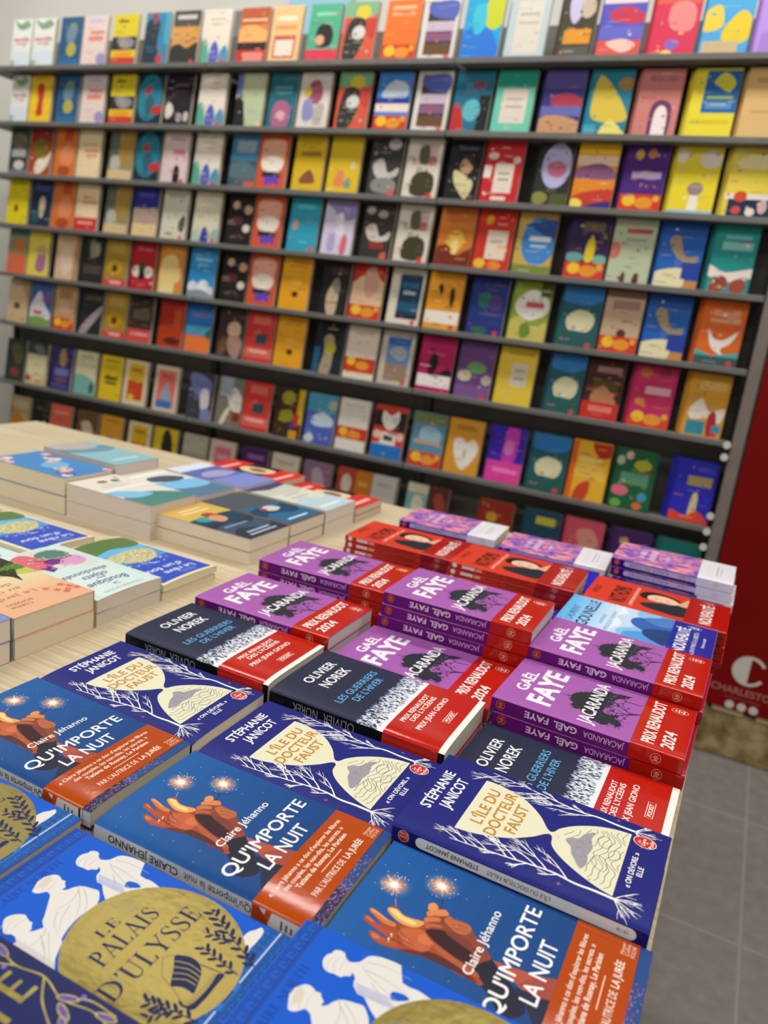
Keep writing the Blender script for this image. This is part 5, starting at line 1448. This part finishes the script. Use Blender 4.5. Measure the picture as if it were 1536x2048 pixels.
'turq': ('2ba0bc', 'R20,12,80,20,5abcd0 E22,50,10,10,cc9a84 E84,94,8,5,d05a5a R40,80,70,84,5abcd0', 'turquoise paperback'),
'lavfig': ('d8cfe6', 'S0,0,100,0,100,30,60,36,30,20,9a8ac0 S40,30,60,24,66,60,46,60,ece8f2 S64,72,74,60,84,72,80,96,64,96,d86a78 S20,70,40,60,44,90,24,94,b4a4d0', 'lavender paperback with small red figure'),
'bwred': ('34302c', 'E20,14,14,7,b0aca4 E60,20,16,7,a4a098 S10,46,40,38,60,60,90,50,84,66,30,68,d0ccc4 R30,72,76,82,a02a26 E78,94,11,6,d85a54', 'dark photo paperback with red strip'),
'sunsetorange': ('d27a2c', 'R0,0,100,24,c86a2a E50,56,24,18,e8b84a S0,70,30,64,60,80,100,66,100,100,0,100,7a2a18 S40,60,56,54,60,76,44,78,ecd888', 'burnt orange sunset paperback'),
'redflowers': ('cc3024', 'E30,16,10,8,e8a020 E70,12,14,8,c82030 R30,34,86,82,e6d6c2 R40,50,74,54,b0a498 E20,90,16,8,ecc030 E60,92,20,7,e88a28', 'red flowered paperback with cream label'),
'bluecirc': ('c8a850', 'E60,46,46,40,3f86c8 S20,20,100,10,100,40,40,26,2a4a90 R34,38,90,46,e0ecf4 R40,52,80,56,b8d0e4 R0,86,100,100,7a8a38', 'tan paperback with a blue circle'),
'purpleyel': ('33204e', 'R30,8,84,24,6a5a4a S48,40,60,34,68,46,66,70,46,70,e6c828 E20,66,24,8,6aa09a E84,68,18,8,7ab0a0' + FRUIT, 'dark purple paperback with yellow figure'),
'palegreen': ('b8c4a4', 'R30,14,90,22,b8524a E8,50,16,14,cc7a6a R30,30,80,34,8fa090 S34,100,36,86,44,84,46,100,6a3028 S64,100,66,86,76,84,78,100,5a2c24', 'pale green paperback with red title'),
'bluesand': ('1f62b8', 'R0,0,100,20,1a4f9c S20,30,40,20,60,50,90,50,86,60,50,58,a8946a R40,56,54,74,4a6ab8 S0,78,60,70,70,90,60,100,0,100,e8deb0 R70,88,100,100,c88a38 R60,60,100,86,2440a0', 'royal blue paperback with sand foot'),
'tealbird': ('1f9490', 'R24,14,84,20,6abcb8 R20,24,90,36,8acac4 S0,60,40,70,100,62,100,76,50,84,0,76,eee0d4 S10,80,40,76,50,90,30,100,10,100,9a4434 S56,84,80,78,94,90,80,100,60,100,a04a3c', 'teal paperback with white waves'),
'greyorange': ('8f8a62', 'E60,36,30,14,c8743c R0,56,100,100,de6a44 R0,0,100,14,4a7a6a', 'olive paperback with orange foot'),
'yelpurple': ('e6d24a', 'S50,50,80,40,90,70,76,90,40,84,a86a90 R20,14,80,20,d8c060 E64,40,22,12,c8a878', 'yellow paperback with purple drawing'),
'beigeplain': ('dcb894', 'R20,10,80,18,c89a7a S20,40,60,30,80,70,40,90,e4c8b0 R84,0,100,100,c08a54', 'plain beige paperback'),
'olivedark': ('26261e', 'S30,10,50,4,60,40,36,44,8a8a70 E64,26,12,16,9a9a7c R10,60,90,80,4a4038', 'black paperback with olive shapes'),
'olivegold': ('a8872c', 'R20,6,84,30,b89848 E46,60,34,16,c89a1c E46,62,12,8,4a3a14 R0,84,100,100,d24038 R30,88,80,95,eab4a8', 'gold-olive paperback with red band'),
'redpanda': ('b81c2c', 'R20,10,84,18,c84a54 E24,62,18,12,e4dccb E74,62,20,12,e0d8c4 E46,54,14,14,3a4a28 E48,70,14,10,1c1a18 R0,80,100,84,c82c3a', 'red paperback with black and white flowers'),
'orangecream': ('d88a2c', 'S14,30,60,20,80,40,90,70,50,84,10,80,e8cc84 R10,80,70,100,ecd89a R20,8,90,14,e8a84a', 'orange and cream paperback'),
'skyflowers': ('2c90d0', 'R20,20,84,26,8fc4e4 R30,32,70,36,8fc4e4 E20,80,20,12,e4e6ea E60,78,22,14,ecece8 E88,86,14,10,d4dae0 S0,90,50,84,100,94,100,100,0,100,8a96a4', 'sky blue paperback with white flowers'),
'amber': ('eaa41c', 'R34,6,84,10,c88814 R24,14,84,18,c88814 E54,48,20,4,edb848 E54,70,11,6,4a2c14', 'amber paperback with a small dark shape'),
'nudeblack': ('1c181a', 'S30,50,50,40,66,60,60,100,34,100,22,74,c8b090 S36,42,56,30,70,50,60,60,8a8478 R30,10,90,24,4a2428', 'black paperback with pale figure'),
'redhair': ('e0bf9c', 'S0,0,100,0,100,30,76,20,50,30,30,20,0,34,c02c20 S40,10,70,4,84,40,60,60,40,50,d8a08c' + FRUIT, 'cream paperback with red hair drawing'),
'nightwhite': ('e2dac6', 'R26,10,94,90,1a3a5a R34,24,84,34,2f6a90 R40,40,80,46,b8c4cc R26,60,94,76,24587c R26,84,94,90,14202c' + LOGO, 'white-edged paperback with blue night photo'),
'amberfig': ('eaa024', 'S28,26,36,20,44,30,38,40,2c2014 S64,30,74,26,80,44,72,62,66,50,3a2814 R0,68,100,90,efe8da' + LOGO, 'amber paperback with small black figures'),
'navygreen': ('20307c', 'E40,40,20,14,2c6a58 E70,44,20,14,4a3a72 R30,62,80,66,3a5a90 S10,90,40,86,60,92,40,100,2a6a3a' + LOGO, 'navy paperback with green foliage'),
'cloudland': ('8fa43c', 'S14,30,50,14,90,26,96,50,50,66,10,50,ece6dc R36,34,84,44,c8566a S0,70,30,60,60,80,100,66,100,100,0,100,c8bc5a S30,76,50,70,60,90,36,96,6a8a2c R70,0,100,24,4a5a20', 'green landscape paperback with white cloud'),
'islandoval': ('1f5a64', 'S0,0,100,0,100,20,60,30,0,24,2a78bc S18,50,50,38,86,48,80,70,50,76,22,70,ded8b0 S20,60,50,76,80,60,60,74,40,74,b07a40 R0,74,100,100,225a58' + LOGO, 'blue-green paperback with cream oval'),
'beigedusk': ('c4a88c', 'R20,16,90,30,a07a72 R0,0,100,12,8a6a58 E54,70,12,8,5a2820' + FRUIT, 'beige paperback with fruit band'),
'gull': ('e06a24', 'R24,14,86,24,ec9a6c R20,28,90,34,eca47c S20,44,36,58,60,60,90,44,76,64,56,74,66,84,40,76,28,64,f2ece4 S0,78,40,84,100,78,100,88,0,90,3ab0ac R0,86,100,100,40545c' + LOGO, 'orange paperback with a white bird'),
'beigedark': ('d2b48e', 'E46,62,16,8,4a4a40 R20,8,80,14,a88a6c S60,0,100,0,100,40,80,30,b08a6a', 'beige paperback with small dark shape'),
'mountain': ('3a5a9c', 'S0,60,40,20,70,50,100,70,100,84,0,84,dcd8dc E76,34,20,14,7a5a9a R20,66,60,74,c04a44 S0,84,50,78,100,90,100,100,0,100,7aa050', 'blue paperback with white mountain'),
'tanfruit': ('c49a70', 'R20,10,80,30,a87850 S20,40,60,34,80,60,30,64,d0ac88' + FRUIT, 'tan paperback with orange fruit band'),
'diagdark': ('22262a', 'S0,100,30,70,90,36,100,44,50,86,30,100,a89a9c R20,14,90,26,4a4a20', 'dark paperback with a grey diagonal'),
'brownband': ('3a2c24', 'R16,30,90,50,6a5a4c S10,10,60,0,90,20,50,26,2a2018 R0,72,100,100,d84a40 R14,80,90,86,eaa49a', 'dark brown paperback with red band'),
'darkred': ('a82418', 'R60,20,90,60,c8501c S0,60,40,50,100,66,100,100,0,100,b83c14 E60,86,34,8,5a1c10', 'dark red paperback with orange glow'),
'bluebeach': ('2472bc', 'R20,20,90,26,8a6a9c R0,46,100,64,4fb0d4 R0,66,100,100,ee7a34 R0,0,100,14,1c5aa4 S80,60,100,50,100,70,84,68,2a6a4a', 'blue paperback with orange beach'),
'brownwoman': ('3c2824', 'E60,42,26,16,d4b094 S40,60,76,54,96,70,84,100,50,90,a88478 S10,70,40,66,36,90,10,90,6a4a20', 'dark brown paperback with a pale face'),
'redsquare': ('d2342c', 'R20,8,84,24,dc6a58 R36,42,78,64,2f4a50 R0,72,100,92,e0685c R16,76,84,82,f0b4a8', 'red paperback with a dark square'),
'womanyellow': ('1a2630', 'S20,0,60,6,80,0,90,20,60,40,20,30,101014 S30,30,60,26,66,60,60,100,26,100,34,60,a8987c E54,50,18,12,b8b030 R0,50,20,100,1f5a80', 'dark paperback with a woman in yellow'),
'creamfruit': ('e2d4c2', 'R20,10,84,16,d0bcac R0,60,100,88,cc3a20 E22,68,14,8,f0c22e E60,74,22,8,e89a2a R0,88,100,100,e6dcc8', 'cream paperback with red fruit band'),
'greyframe': ('c8bcac', 'R18,12,90,92,5a86c0 R18,12,90,26,2a62b4 S24,40,60,28,84,44,60,54,aab0b4 R18,60,90,92,9a7c66' + LOGO, 'grey-framed paperback with blue photo'),
'magenta': ('b41858', 'S30,40,46,30,56,50,44,72,30,70,1c0c18 S60,66,90,56,100,70,60,72,200c1a R0,70,100,92,efe6e4' + LOGO, 'magenta paperback with black figure'),
'purplemush': ('66407c', 'E54,46,28,10,6a9a5c E22,62,20,10,c8c0a0 E86,66,14,9,b8ac98 R0,78,100,100,7a5490' + LOGO, 'purple paperback with green trees'),
'yelgrey': ('e6c43c', 'R36,28,80,68,d6ccb8 R44,38,72,42,a89c88 R44,52,72,56,a89c88 R20,8,90,14,d0ac2c', 'mustard yellow paperback with grey label'),
'brownred': ('43221c', 'R26,12,92,22,9a7068 R20,34,90,56,4a4a1c S20,60,50,44,80,60,90,76,30,76,b88058 R0,72,100,100,cc2c28 R20,78,84,88,e07a70', 'dark brown paperback with red foot'),
'rosefruit': ('c42a60', 'R30,34,90,46,e4a8b4 E24,12,14,8,c8703a E70,10,14,8,a03050 E22,60,12,6,d88a3a' + FRUIT.replace('R0,74,100,100,d23a22', 'R0,84,100,100,d8442c'), 'raspberry paperback with yellow fruit'),
'ochrewhite': ('d69a2c', 'R24,12,90,26,dcae5c S10,60,36,40,60,60,96,52,90,76,60,70,20,74,ece2d2 R10,76,56,98,2c8aa4 S60,66,76,60,84,90,64,98,b02a30 R74,80,96,92,3a90a8' + LOGO, 'ochre paperback with white sails'),
'darkgreen': ('2c3a30', 'S20,20,60,10,90,40,60,60,5a5a30 E50,80,24,10,8a3a34', 'dark green paperback'),
'creamdarktop': ('cfc79c', 'R0,0,100,28,3a3a4a S30,10,60,4,90,20,60,30,6a6a5c R10,40,90,90,d8d0a4 E14,86,16,8,c04a4c E70,92,30,6,d8a878', 'cream paperback with dark top'),
'indigofig': ('33306c', 'S40,10,60,4,70,30,60,44,38,36,b08a50 R20,50,84,66,6a74b0 E50,76,30,8,6a4a5a R10,86,90,96,4a4a8a', 'dark indigo paperback with gold figure'),
'creamteal': ('d4cda4', 'S0,60,40,54,100,70,100,100,0,100,7ab0a8 S70,74,84,66,94,84,80,96,3a5a58 R20,10,80,16,b8b08a', 'cream and teal paperback'),
'yeltext': ('e2c01e', 'R20,8,84,14,b09414 R22,46,82,54,5a4a12 R26,58,78,64,5a4a12 R20,20,84,30,d0ae1a', 'yellow paperback with black text'),
'framefire': ('e0cda8', 'R18,8,86,88,c8441c R18,8,86,46,d8b01c R30,18,74,24,a86a14 E36,82,14,6,e0c030', 'cream-framed paperback in yellow and red'),
'framepink': ('d6c4ac', 'R14,10,88,92,dc6e5c S40,50,54,36,66,52,76,76,30,78,8fa4b8 R14,76,80,92,3a6cb4 R30,18,74,26,c8504a', 'cream-framed paperback in coral and blue'),
'greyblue': ('3c3c48', 'S0,10,40,4,90,20,80,50,30,50,6a74a4 S50,40,80,36,86,70,60,80,d4d0d0 S60,80,90,76,100,100,64,100,7a84b8', 'dark paperback with pale blue figure'),
'greyred': ('7a7668', 'S40,30,70,20,100,40,96,70,60,64,dcd6c8 R10,0,60,40,9aa4b0 S40,70,60,60,40,96,20,100,e0d8b8 R70,70,100,90,8a2c24', 'grey paperback with a white figure'),
'darkyellow': ('3a2814', 'E44,20,24,14,a89a2a R80,0,100,70,d8b01c S20,50,60,44,66,64,30,70,8a8a20 R70,50,90,76,c82c20 E70,74,10,6,5a3a9a R60,84,90,100,d8941c', 'brown paperback with yellow lettering'),
'indigocloud': ('4f60b4', 'R0,0,100,36,4a9abc S20,50,50,36,90,46,90,62,30,64,c0d4e4 E86,20,16,10,b0b49c S0,92,20,80,36,90,20,100,c8d4d4', 'indigo paperback with white cloud'),
'whitefruit': ('e2dcd0', 'R20,10,84,14,cdc6ba R0,54,100,78,cc3420 E22,64,14,8,f0b828 E60,68,22,8,e88a28 R0,78,100,100,e2dcd4', 'white paperback with red fruit band'),
'heartface': ('c83c28', 'R0,10,30,40,2c1c1c R70,10,100,46,2c1c1c S26,10,50,18,74,8,76,30,50,46,24,30,ece6dc R26,50,76,76,e6dcd2 R36,56,66,66,3a3a3a E14,56,14,8,e8b8a8 E88,56,12,8,e8b8a8 R0,74,100,100,2273c0', 'red and black paperback with blue foot'),
'tealfruit': ('5a8ca4', 'R0,0,100,20,6a7a50 S26,30,60,24,90,36,80,54,30,54,9ac0d0 R10,50,90,58,c0a090' + FRUIT, 'grey-teal paperback with fruit band'),
'ochreheart': ('d8982c', 'S20,40,40,34,56,42,76,34,92,48,86,66,56,92,28,70,ece4da R50,54,60,70,c8b8a4 R20,10,84,20,b87a1c', 'ochre paperback with a white heart shape'),
'bluemagenta': ('3a22a8', 'S46,0,76,0,80,40,70,64,40,60,c83ab0 R0,62,100,100,e0409c E56,36,14,14,d87ac8 R20,74,90,82,f080c0', 'violet paperback with magenta foot'),
'sunred': ('e8b02c', 'R0,0,14,100,e0621c S50,0,100,0,100,20,70,24,b8281c S20,40,60,34,90,50,90,64,20,60,e8c050 S20,100,30,76,56,66,60,84,50,100,cc4424 R20,26,80,34,f0d070', 'yellow and red sunburst paperback'),
'floralgreen': ('1c5c38', 'E30,10,10,7,d8b0a8 E66,24,22,9,b8b02c E10,20,10,8,b8c09c R16,38,86,58,5a9470 E20,70,22,9,d86a80 E78,76,12,8,4a90b0 E16,92,14,7,6aa83c E70,92,12,6,d8703c', 'dark green paperback with bright flowers'),
'lighthouse': ('2a2ab8', 'R50,8,90,16,3a4ad0 R30,24,90,40,b49a62 S46,100,48,60,56,50,64,60,62,100,d8c88c S0,84,40,90,70,80,100,96,100,100,0,100,e0442a', 'deep blue paperback with cream lighthouse'),
'beigeorange': ('b49a74', 'S20,50,60,44,80,70,60,90,20,84,c07a1c R10,10,90,30,c8b08c', 'beige paperback with orange shape'),
'darkwhite': ('2a2420', 'S30,100,50,60,80,50,90,100,d0c4c4 R20,14,84,24,4a3a3c', 'dark paperback with white figure'),
'coralpurple': ('dc6450', 'R16,14,84,22,e88a78 S20,84,30,56,60,50,80,70,76,90,8a4a74', 'coral paperback with purple drawing'),
'browncream': ('6a4a30', 'S20,30,60,24,80,50,50,60,c8b89c R0,76,100,90,a8342c', 'brown and cream paperback'),
'amberstar': ('dc9c24', 'E52,56,16,9,5a5a78 E52,56,8,5,c8b894 R20,8,84,14,b87c18', 'amber paperback with a blue star'),
'yelcat': ('d8b81c', 'S40,10,64,4,80,30,84,60,60,70,36,50,2c2618 R10,80,90,92,d89820', 'yellow paperback with a black shape'),
'greywhite': ('9a9284', 'R0,0,100,40,b0a898 R10,50,90,90,3c4068', 'grey paperback with navy foot'),
'framerose': ('d2b8a4', 'R20,14,84,90,cc6a80 R30,30,76,40,dc9aa4', 'cream-framed pink paperback'),
'purpledark': ('4a1f5a', 'R20,14,84,24,8a5a98 E54,60,26,16,5f2f72', 'dark purple paperback'),
'whiteorange': ('d8cdb8', 'R0,70,100,100,c8701c R20,14,84,20,bcb09c', 'off-white paperback with orange foot'),
'lilacphoto': ('8a6a80', 'S30,20,60,14,80,50,50,70,b8a0b0 R20,80,90,96,c8a0a0', 'mauve photo paperback'),
'redwhite': ('b8402c', 'E54,30,30,20,d8ccb8 S20,60,60,54,90,80,60,100,20,100,17131a', 'red paperback with white and black shapes'),
'orangeslim': ('c8741c', 'R20,20,80,30,e0a04a', 'narrow orange paperback'),
'whiteplain': ('c8c2ba', 'R20,14,84,22,b4aea6', 'plain white paperback'),
'tealwhite': ('7fb0ac', 'E54,40,28,20,dcd8c0 E50,60,10,8,d8c050 R0,0,100,16,d4cca8', 'pale teal paperback with white blossom'),
'brownredphoto': ('5c2c22', 'S20,20,60,10,90,40,60,50,a84434 E50,70,26,16,8a6a48', 'brown-red photo paperback'),
'darkredyel': ('9a2c1c', 'E40,30,16,10,d8a02c E70,50,20,12,c84a30 R0,80,100,100,d8cbb4', 'dark red paperback with yellow flowers'),
'navyyellow': ('1c4860', 'R30,10,84,24,c8c03a S20,60,60,50,84,80,40,96,3a7a80 E40,90,14,8,d8702c', 'dark blue paperback with yellow title'),
'pinkyellow': ('d8566a', 'R0,54,100,100,e2c024 S30,20,70,14,90,40,50,50,e89a8c', 'pink and yellow paperback'),
'purpledots': ('4a2468', 'E30,20,12,8,c8b048 E66,30,14,9,a87a90 E40,60,16,10,b89a40 E76,66,12,8,8a5a80', 'purple paperback with yellow dots'),
'tealplain': ('147a70', 'R20,30,84,40,3a9a8c', 'plain dark teal paperback'),
}
# left and right edge of each book along its shelf in millimetres (world x), spare copies behind it, design
ROWS = [
 '-2989,-2879,0,palm -2873,-2739,0,palm -2725,-2609,0,navygold -2604,-2466,0,blush -2453,-2316,0,yelphoto -2299,-2184,0,tealfig -2165,-2045,0,sandblack -2030,-1895,0,flower -1874,-1751,0,dusk -1741,-1599,0,peachbox -1593,-1468,0,greenhair -1460,-1321,1,redman -1309,-1189,1,orangefl -1180,-1058,1,nightframe -1039,-907,1,cyanlime -899,-772,2,palelabel -741,-640,2,lilacblob -627,-495,2,bluewave -482,-363,2,crimson -350,-225,2,hillsky -214,-101,2,lilacplain',
 '-2991,-2892,0,palm -2887,-2744,0,redfigure -2736,-2612,0,navygold -2604,-2461,0,blush -2453,-2318,0,yelphoto -2313,-2195,0,ovalteal -2183,-2038,0,catsblack -2031,-1880,0,flower -1867,-1736,0,paleforest -1730,-1617,0,tealpink -1607,-1466,0,whitecol -1457,-1322,1,redman -1313,-1186,1,skyfruit -1174,-1056,1,nightframe -1042,-911,1,tealdisc -907,-772,1,mintlabel -762,-640,2,navyred -627,-494,2,tealyellow -487,-372,2,pinkarch -346,-219,2,yelblue -210,-90,2,tan',
 '-3001,-2892,0,greyphoto -2880,-2747,0,whitebeast -2741,-2626,0,plainorange -2615,-2456,0,creamscript -2451,-2321,0,greytan -2316,-2193,0,ovalteal -2184,-2044,0,pinksil -2037,-1888,0,flower -1873,-1757,0,bluegrey -1753,-1607,0,archred -1605,-1473,0,yelbrown -1465,-1329,1,yelpink -1310,-1193,1,bwphoto -1180,-1038,1,olivephoto -1031,-924,1,portraitblack -911,-760,1,redlabel -745,-638,2,lilacegg -627,-508,2,sunsetbands -488,-371,2,purplefruit -351,-225,2,yelwhite -207,-76,2,yelnavy',
 '-3017,-2880,0,yelplain -2871,-2758,0,navycream -2750,-2627,0,plainorange -2621,-2470,0,creamred -2462,-2330,0,greytan -2317,-2185,0,navytop -2177,-2035,0,greyfig -2024,-1879,0,creamblue -1872,-1759,0,dotsblack -1754,-1609,0,archred -1605,-1470,0,turq -1464,-1331,0,lavfig -1312,-1197,1,bwred -1184,-1044,1,olivephoto -1035,-910,1,sunsetorange -905,-783,1,redflowers -776,-628,2,bluecirc -613,-493,2,purpleyel -485,-357,2,palegreen -349,-225,2,bluesand -207,-94,2,tealbird',
 '-3012,-2900,0,greyorange -2891,-2736,0,yelpurple -2730,-2597,0,beigeplain -2583,-2463,0,olivedark -2458,-2328,0,olivegold -2321,-2188,0,redpanda -2181,-2036,0,orangecream -2031,-1886,0,skyflowers -1879,-1763,0,dotsblack -1756,-1623,0,archred -1617,-1468,0,amber -1448,-1340,0,nudeblack -1330,-1199,1,redhair -1184,-1053,1,nightwhite -1045,-903,1,amberfig -894,-771,1,navygreen -756,-621,2,cloudland -599,-477,2,islandoval -471,-359,2,beigedusk -348,-222,2,bluesand -197,-81,2,gull',
 '-3014,-2882,0,beigedark -2876,-2742,0,mountain -2736,-2598,0,tanfruit -2584,-2462,0,diagdark -2456,-2327,0,olivegold -2322,-2177,0,brownband -2167,-2042,0,darkred -2035,-1886,0,bluebeach -1879,-1759,0,brownwoman -1752,-1627,0,redsquare -1621,-1475,0,amber -1454,-1335,0,womanyellow -1327,-1199,1,creamfruit -1191,-1066,1,greyframe -1044,-912,1,magenta -905,-776,1,purplemush -768,-616,1,yelgrey -601,-494,2,islandoval -488,-376,2,brownred -346,-219,2,rosefruit -190,-79,2,ochrewhite',
 '-3029,-2912,0,darkgreen -2899,-2759,0,creamdarktop -2750,-2621,0,indigofig -2612,-2475,0,creamteal -2470,-2343,0,yeltext -2337,-2189,0,framefire -2178,-2035,0,framepink -2005,-1883,0,greyblue -1866,-1750,0,greyred -1743,-1609,0,redsquare -1600,-1469,0,darkyellow -1462,-1336,0,indigocloud -1329,-1192,1,whitefruit -1186,-1053,1,heartface -1038,-913,1,tealfruit -906,-767,1,ochreheart -760,-635,1,bluemagenta -618,-495,2,islandoval -489,-357,2,sunred -351,-227,2,floralgreen -174,-60,2,lighthouse',
 '-3008,-2877,0,beigeorange -2868,-2762,0,darkwhite -2756,-2606,0,coralpurple -2600,-2473,0,browncream -2464,-2319,0,amberstar -2310,-2178,0,framefire -2173,-2032,0,yelcat -2024,-1898,0,greywhite -1889,-1748,0,framerose -1734,-1608,0,purpledark -1599,-1466,0,whiteorange -1457,-1317,0,lilacphoto -1311,-1246,1,redwhite -1238,-1188,1,orangeslim -1170,-1074,1,whiteplain -1029,-952,1,tealwhite -946,-876,1,brownredphoto -763,-625,1,darkredyel -603,-474,2,navyyellow -467,-327,2,pinkyellow -319,-201,2,purpledots -177,-57,2,tealplain',
]

SHW, SHH = 108.0, 181.0
LEAN = R(8)
SHBOOK = {}
def shelf_book_meshes(key):
    if key in SHBOOK:
        return SHBOOK[key]
    base, spec, desc = DES[key]
    t = 14.0
    a = Art(sum(map(ord, key)))
    draw(a, spec, SHW, SHH, 'matte')
    pal = [base] + [tok.split(',')[-1] for tok in spec.split()]
    if 'plain' not in desc:
        for i in range(16):           # fine print and ornaments in the cover's own colours
            c0 = a.rnd.choice(pal); c1 = a.rnd.choice(pal)
            c = ''.join('%02x' % int((int(c0[q:q + 2], 16) * .45 + int(c1[q:q + 2], 16) * .55)) for q in (0, 2, 4))
            x = a.rnd.uniform(8, SHW - 8); y = a.rnd.uniform(10, SHH - 10)
            if i % 2:
                a.ell(x, y, a.rnd.uniform(1.5, 5.5), a.rnd.uniform(1.5, 5), c, 'matte', 12, a.rnd.uniform(0, 3))
            else:
                L = a.rnd.uniform(6, 18); a.rect(max(4, x - L), y, min(SHW - 4, x + L), y + a.rnd.uniform(1.2, 3), c, 'matte')
    mb = MB()
    bm_ = mat(base, 'matte')
    wrap(mb, SHW, SHH, t, [(0, .6), (3, 0)], bm_, bm_, bm_, 0, SHH, 0.0)
    lay_front(mb, a, SHW, SHH, t, [(0, .6), (3, 0)])
    pg = MB(); pm = pages_mat('d2c7b4')
    pg.box((.0005, .001, .00045), (SHH / 1000 - .0005, SHW / 1000 - .001, t / 1000 - .0006), pm)
    SHBOOK[key] = (mb.mesh('shelf_book_' + key), pg.mesh('shelf_book_pages'))
    return SHBOOK[key]

PLACE = ['on the top shelf'] + ['on the %s shelf down' % q for q in ('second', 'third', 'fourth', 'fifth', 'sixth', 'seventh', 'eighth')]
GRP = ['paperbacks facing out ' + p for p in PLACE]
ROT = Matrix(((0, 1, 0), (-math.sin(LEAN), 0, -math.cos(LEAN)), (-math.cos(LEAN), 0, math.sin(LEAN))))
protos = {}
seen_labels = {}
def stand(key, x0, w, zb, yb, label, group):
    cov, pgs = shelf_book_meshes(key)
    if key not in protos:
        o = link('paperback', cov); p = link('page_block', pgs, o)
        protos[key] = (o, p)
    else:
        o = protos[key][0].copy(); COL.objects.link(o)
        p = protos[key][1].copy(); COL.objects.link(p); p.parent = o
    s = w / (SHW / 1000)
    M = ROT.to_4x4() @ Matrix.Diagonal((1, s, 1, 1))
    # the back lower edge (x = H, z = 0) stands on the board at (yb, zb)
    off = ROT @ Vector((SHH / 1000, 0, 0))
    M.translation = Vector((x0, yb, zb)) - off
    o.matrix_world = M
    assert label not in seen_labels, label
    seen_labels[label] = 1
    tag(o, label, 'book', group)
    return o

rs_ = random.Random(5)
spares = MB()
def spare(key, x0, w, zb, yb):
    """one more copy, closed, behind a book that faces out"""
    off = ROT @ Vector((SHH / 1000, 0, 0))
    T = Vector((x0, yb, zb)) - off
    c = MB(); base = mat(DES[key][0], 'matte'); pm = pages_mat('d2c7b4')
    H, t = SHH / 1000, .0138
    c.box((0, 0, 0), (H, w, .0005), base); c.box((0, 0, t - .0005), (H, w, t), base); c.box((0, 0, .0005), (H, .0006, t - .0005), base)
    c.box((.0005, .0006, .0005), (H - .0005, w - .0006, t - .0005), pm)
    for f, mi in zip(c.f, c.m):
        spares.face([ROT @ Vector(c.v[i]) + T for i in f], c.mats[mi])
for ri, row in enumerate(ROWS):
    z = LIP[ri]
    ent = [e.split(',') for e in row.split()]
    counts = {}
    xs = [float(e[0]) / 1000 for e in ent]
    last_x = -9.0
    for i, (a, b, extra, key) in enumerate(ent):
        x0 = xs[i]
        x1 = float(b) / 1000; extra = int(extra)
        nx = xs[i + 1] if i + 1 < len(ent) else x0 + .2
        w = min(.119, max(.070, x1 - x0 - .001), nx - x0 - .0015)
        desc = DES[key][2]
        n = counts[key] = counts.get(key, 0) + 1
        same = [e for e in ent if e[3] == key]
        lab = desc + ' ' + PLACE[ri]
        if len(same) > 1:
            lab = desc + (', leftmost ' if n == 1 else ', second from left ') + PLACE[ri]
        if key == 'lighthouse':
            extra = 3
        t = .0142 / math.cos(LEAN)
        step = max(0.0, min(.008, (x0 - last_x - .002) / (extra + .2)))      # spare copies fan out into the gap on the left
        last_x = x0 + w
        yb = SY + .024 + rs_.uniform(0, .004)
        stand(key, x0, w, z - .0078, yb, lab, GRP[ri])
        for e in range(extra):
            spare(key, x0 - step * (e + 1), w, z - .0078, yb + t * (e + 1))
o = link('spare_paperbacks', spares.mesh('spare_paperbacks'))
o['kind'] = 'stuff'
tag(o, 'spare copies standing close behind the front paperbacks on the right-hand shelves', 'books')
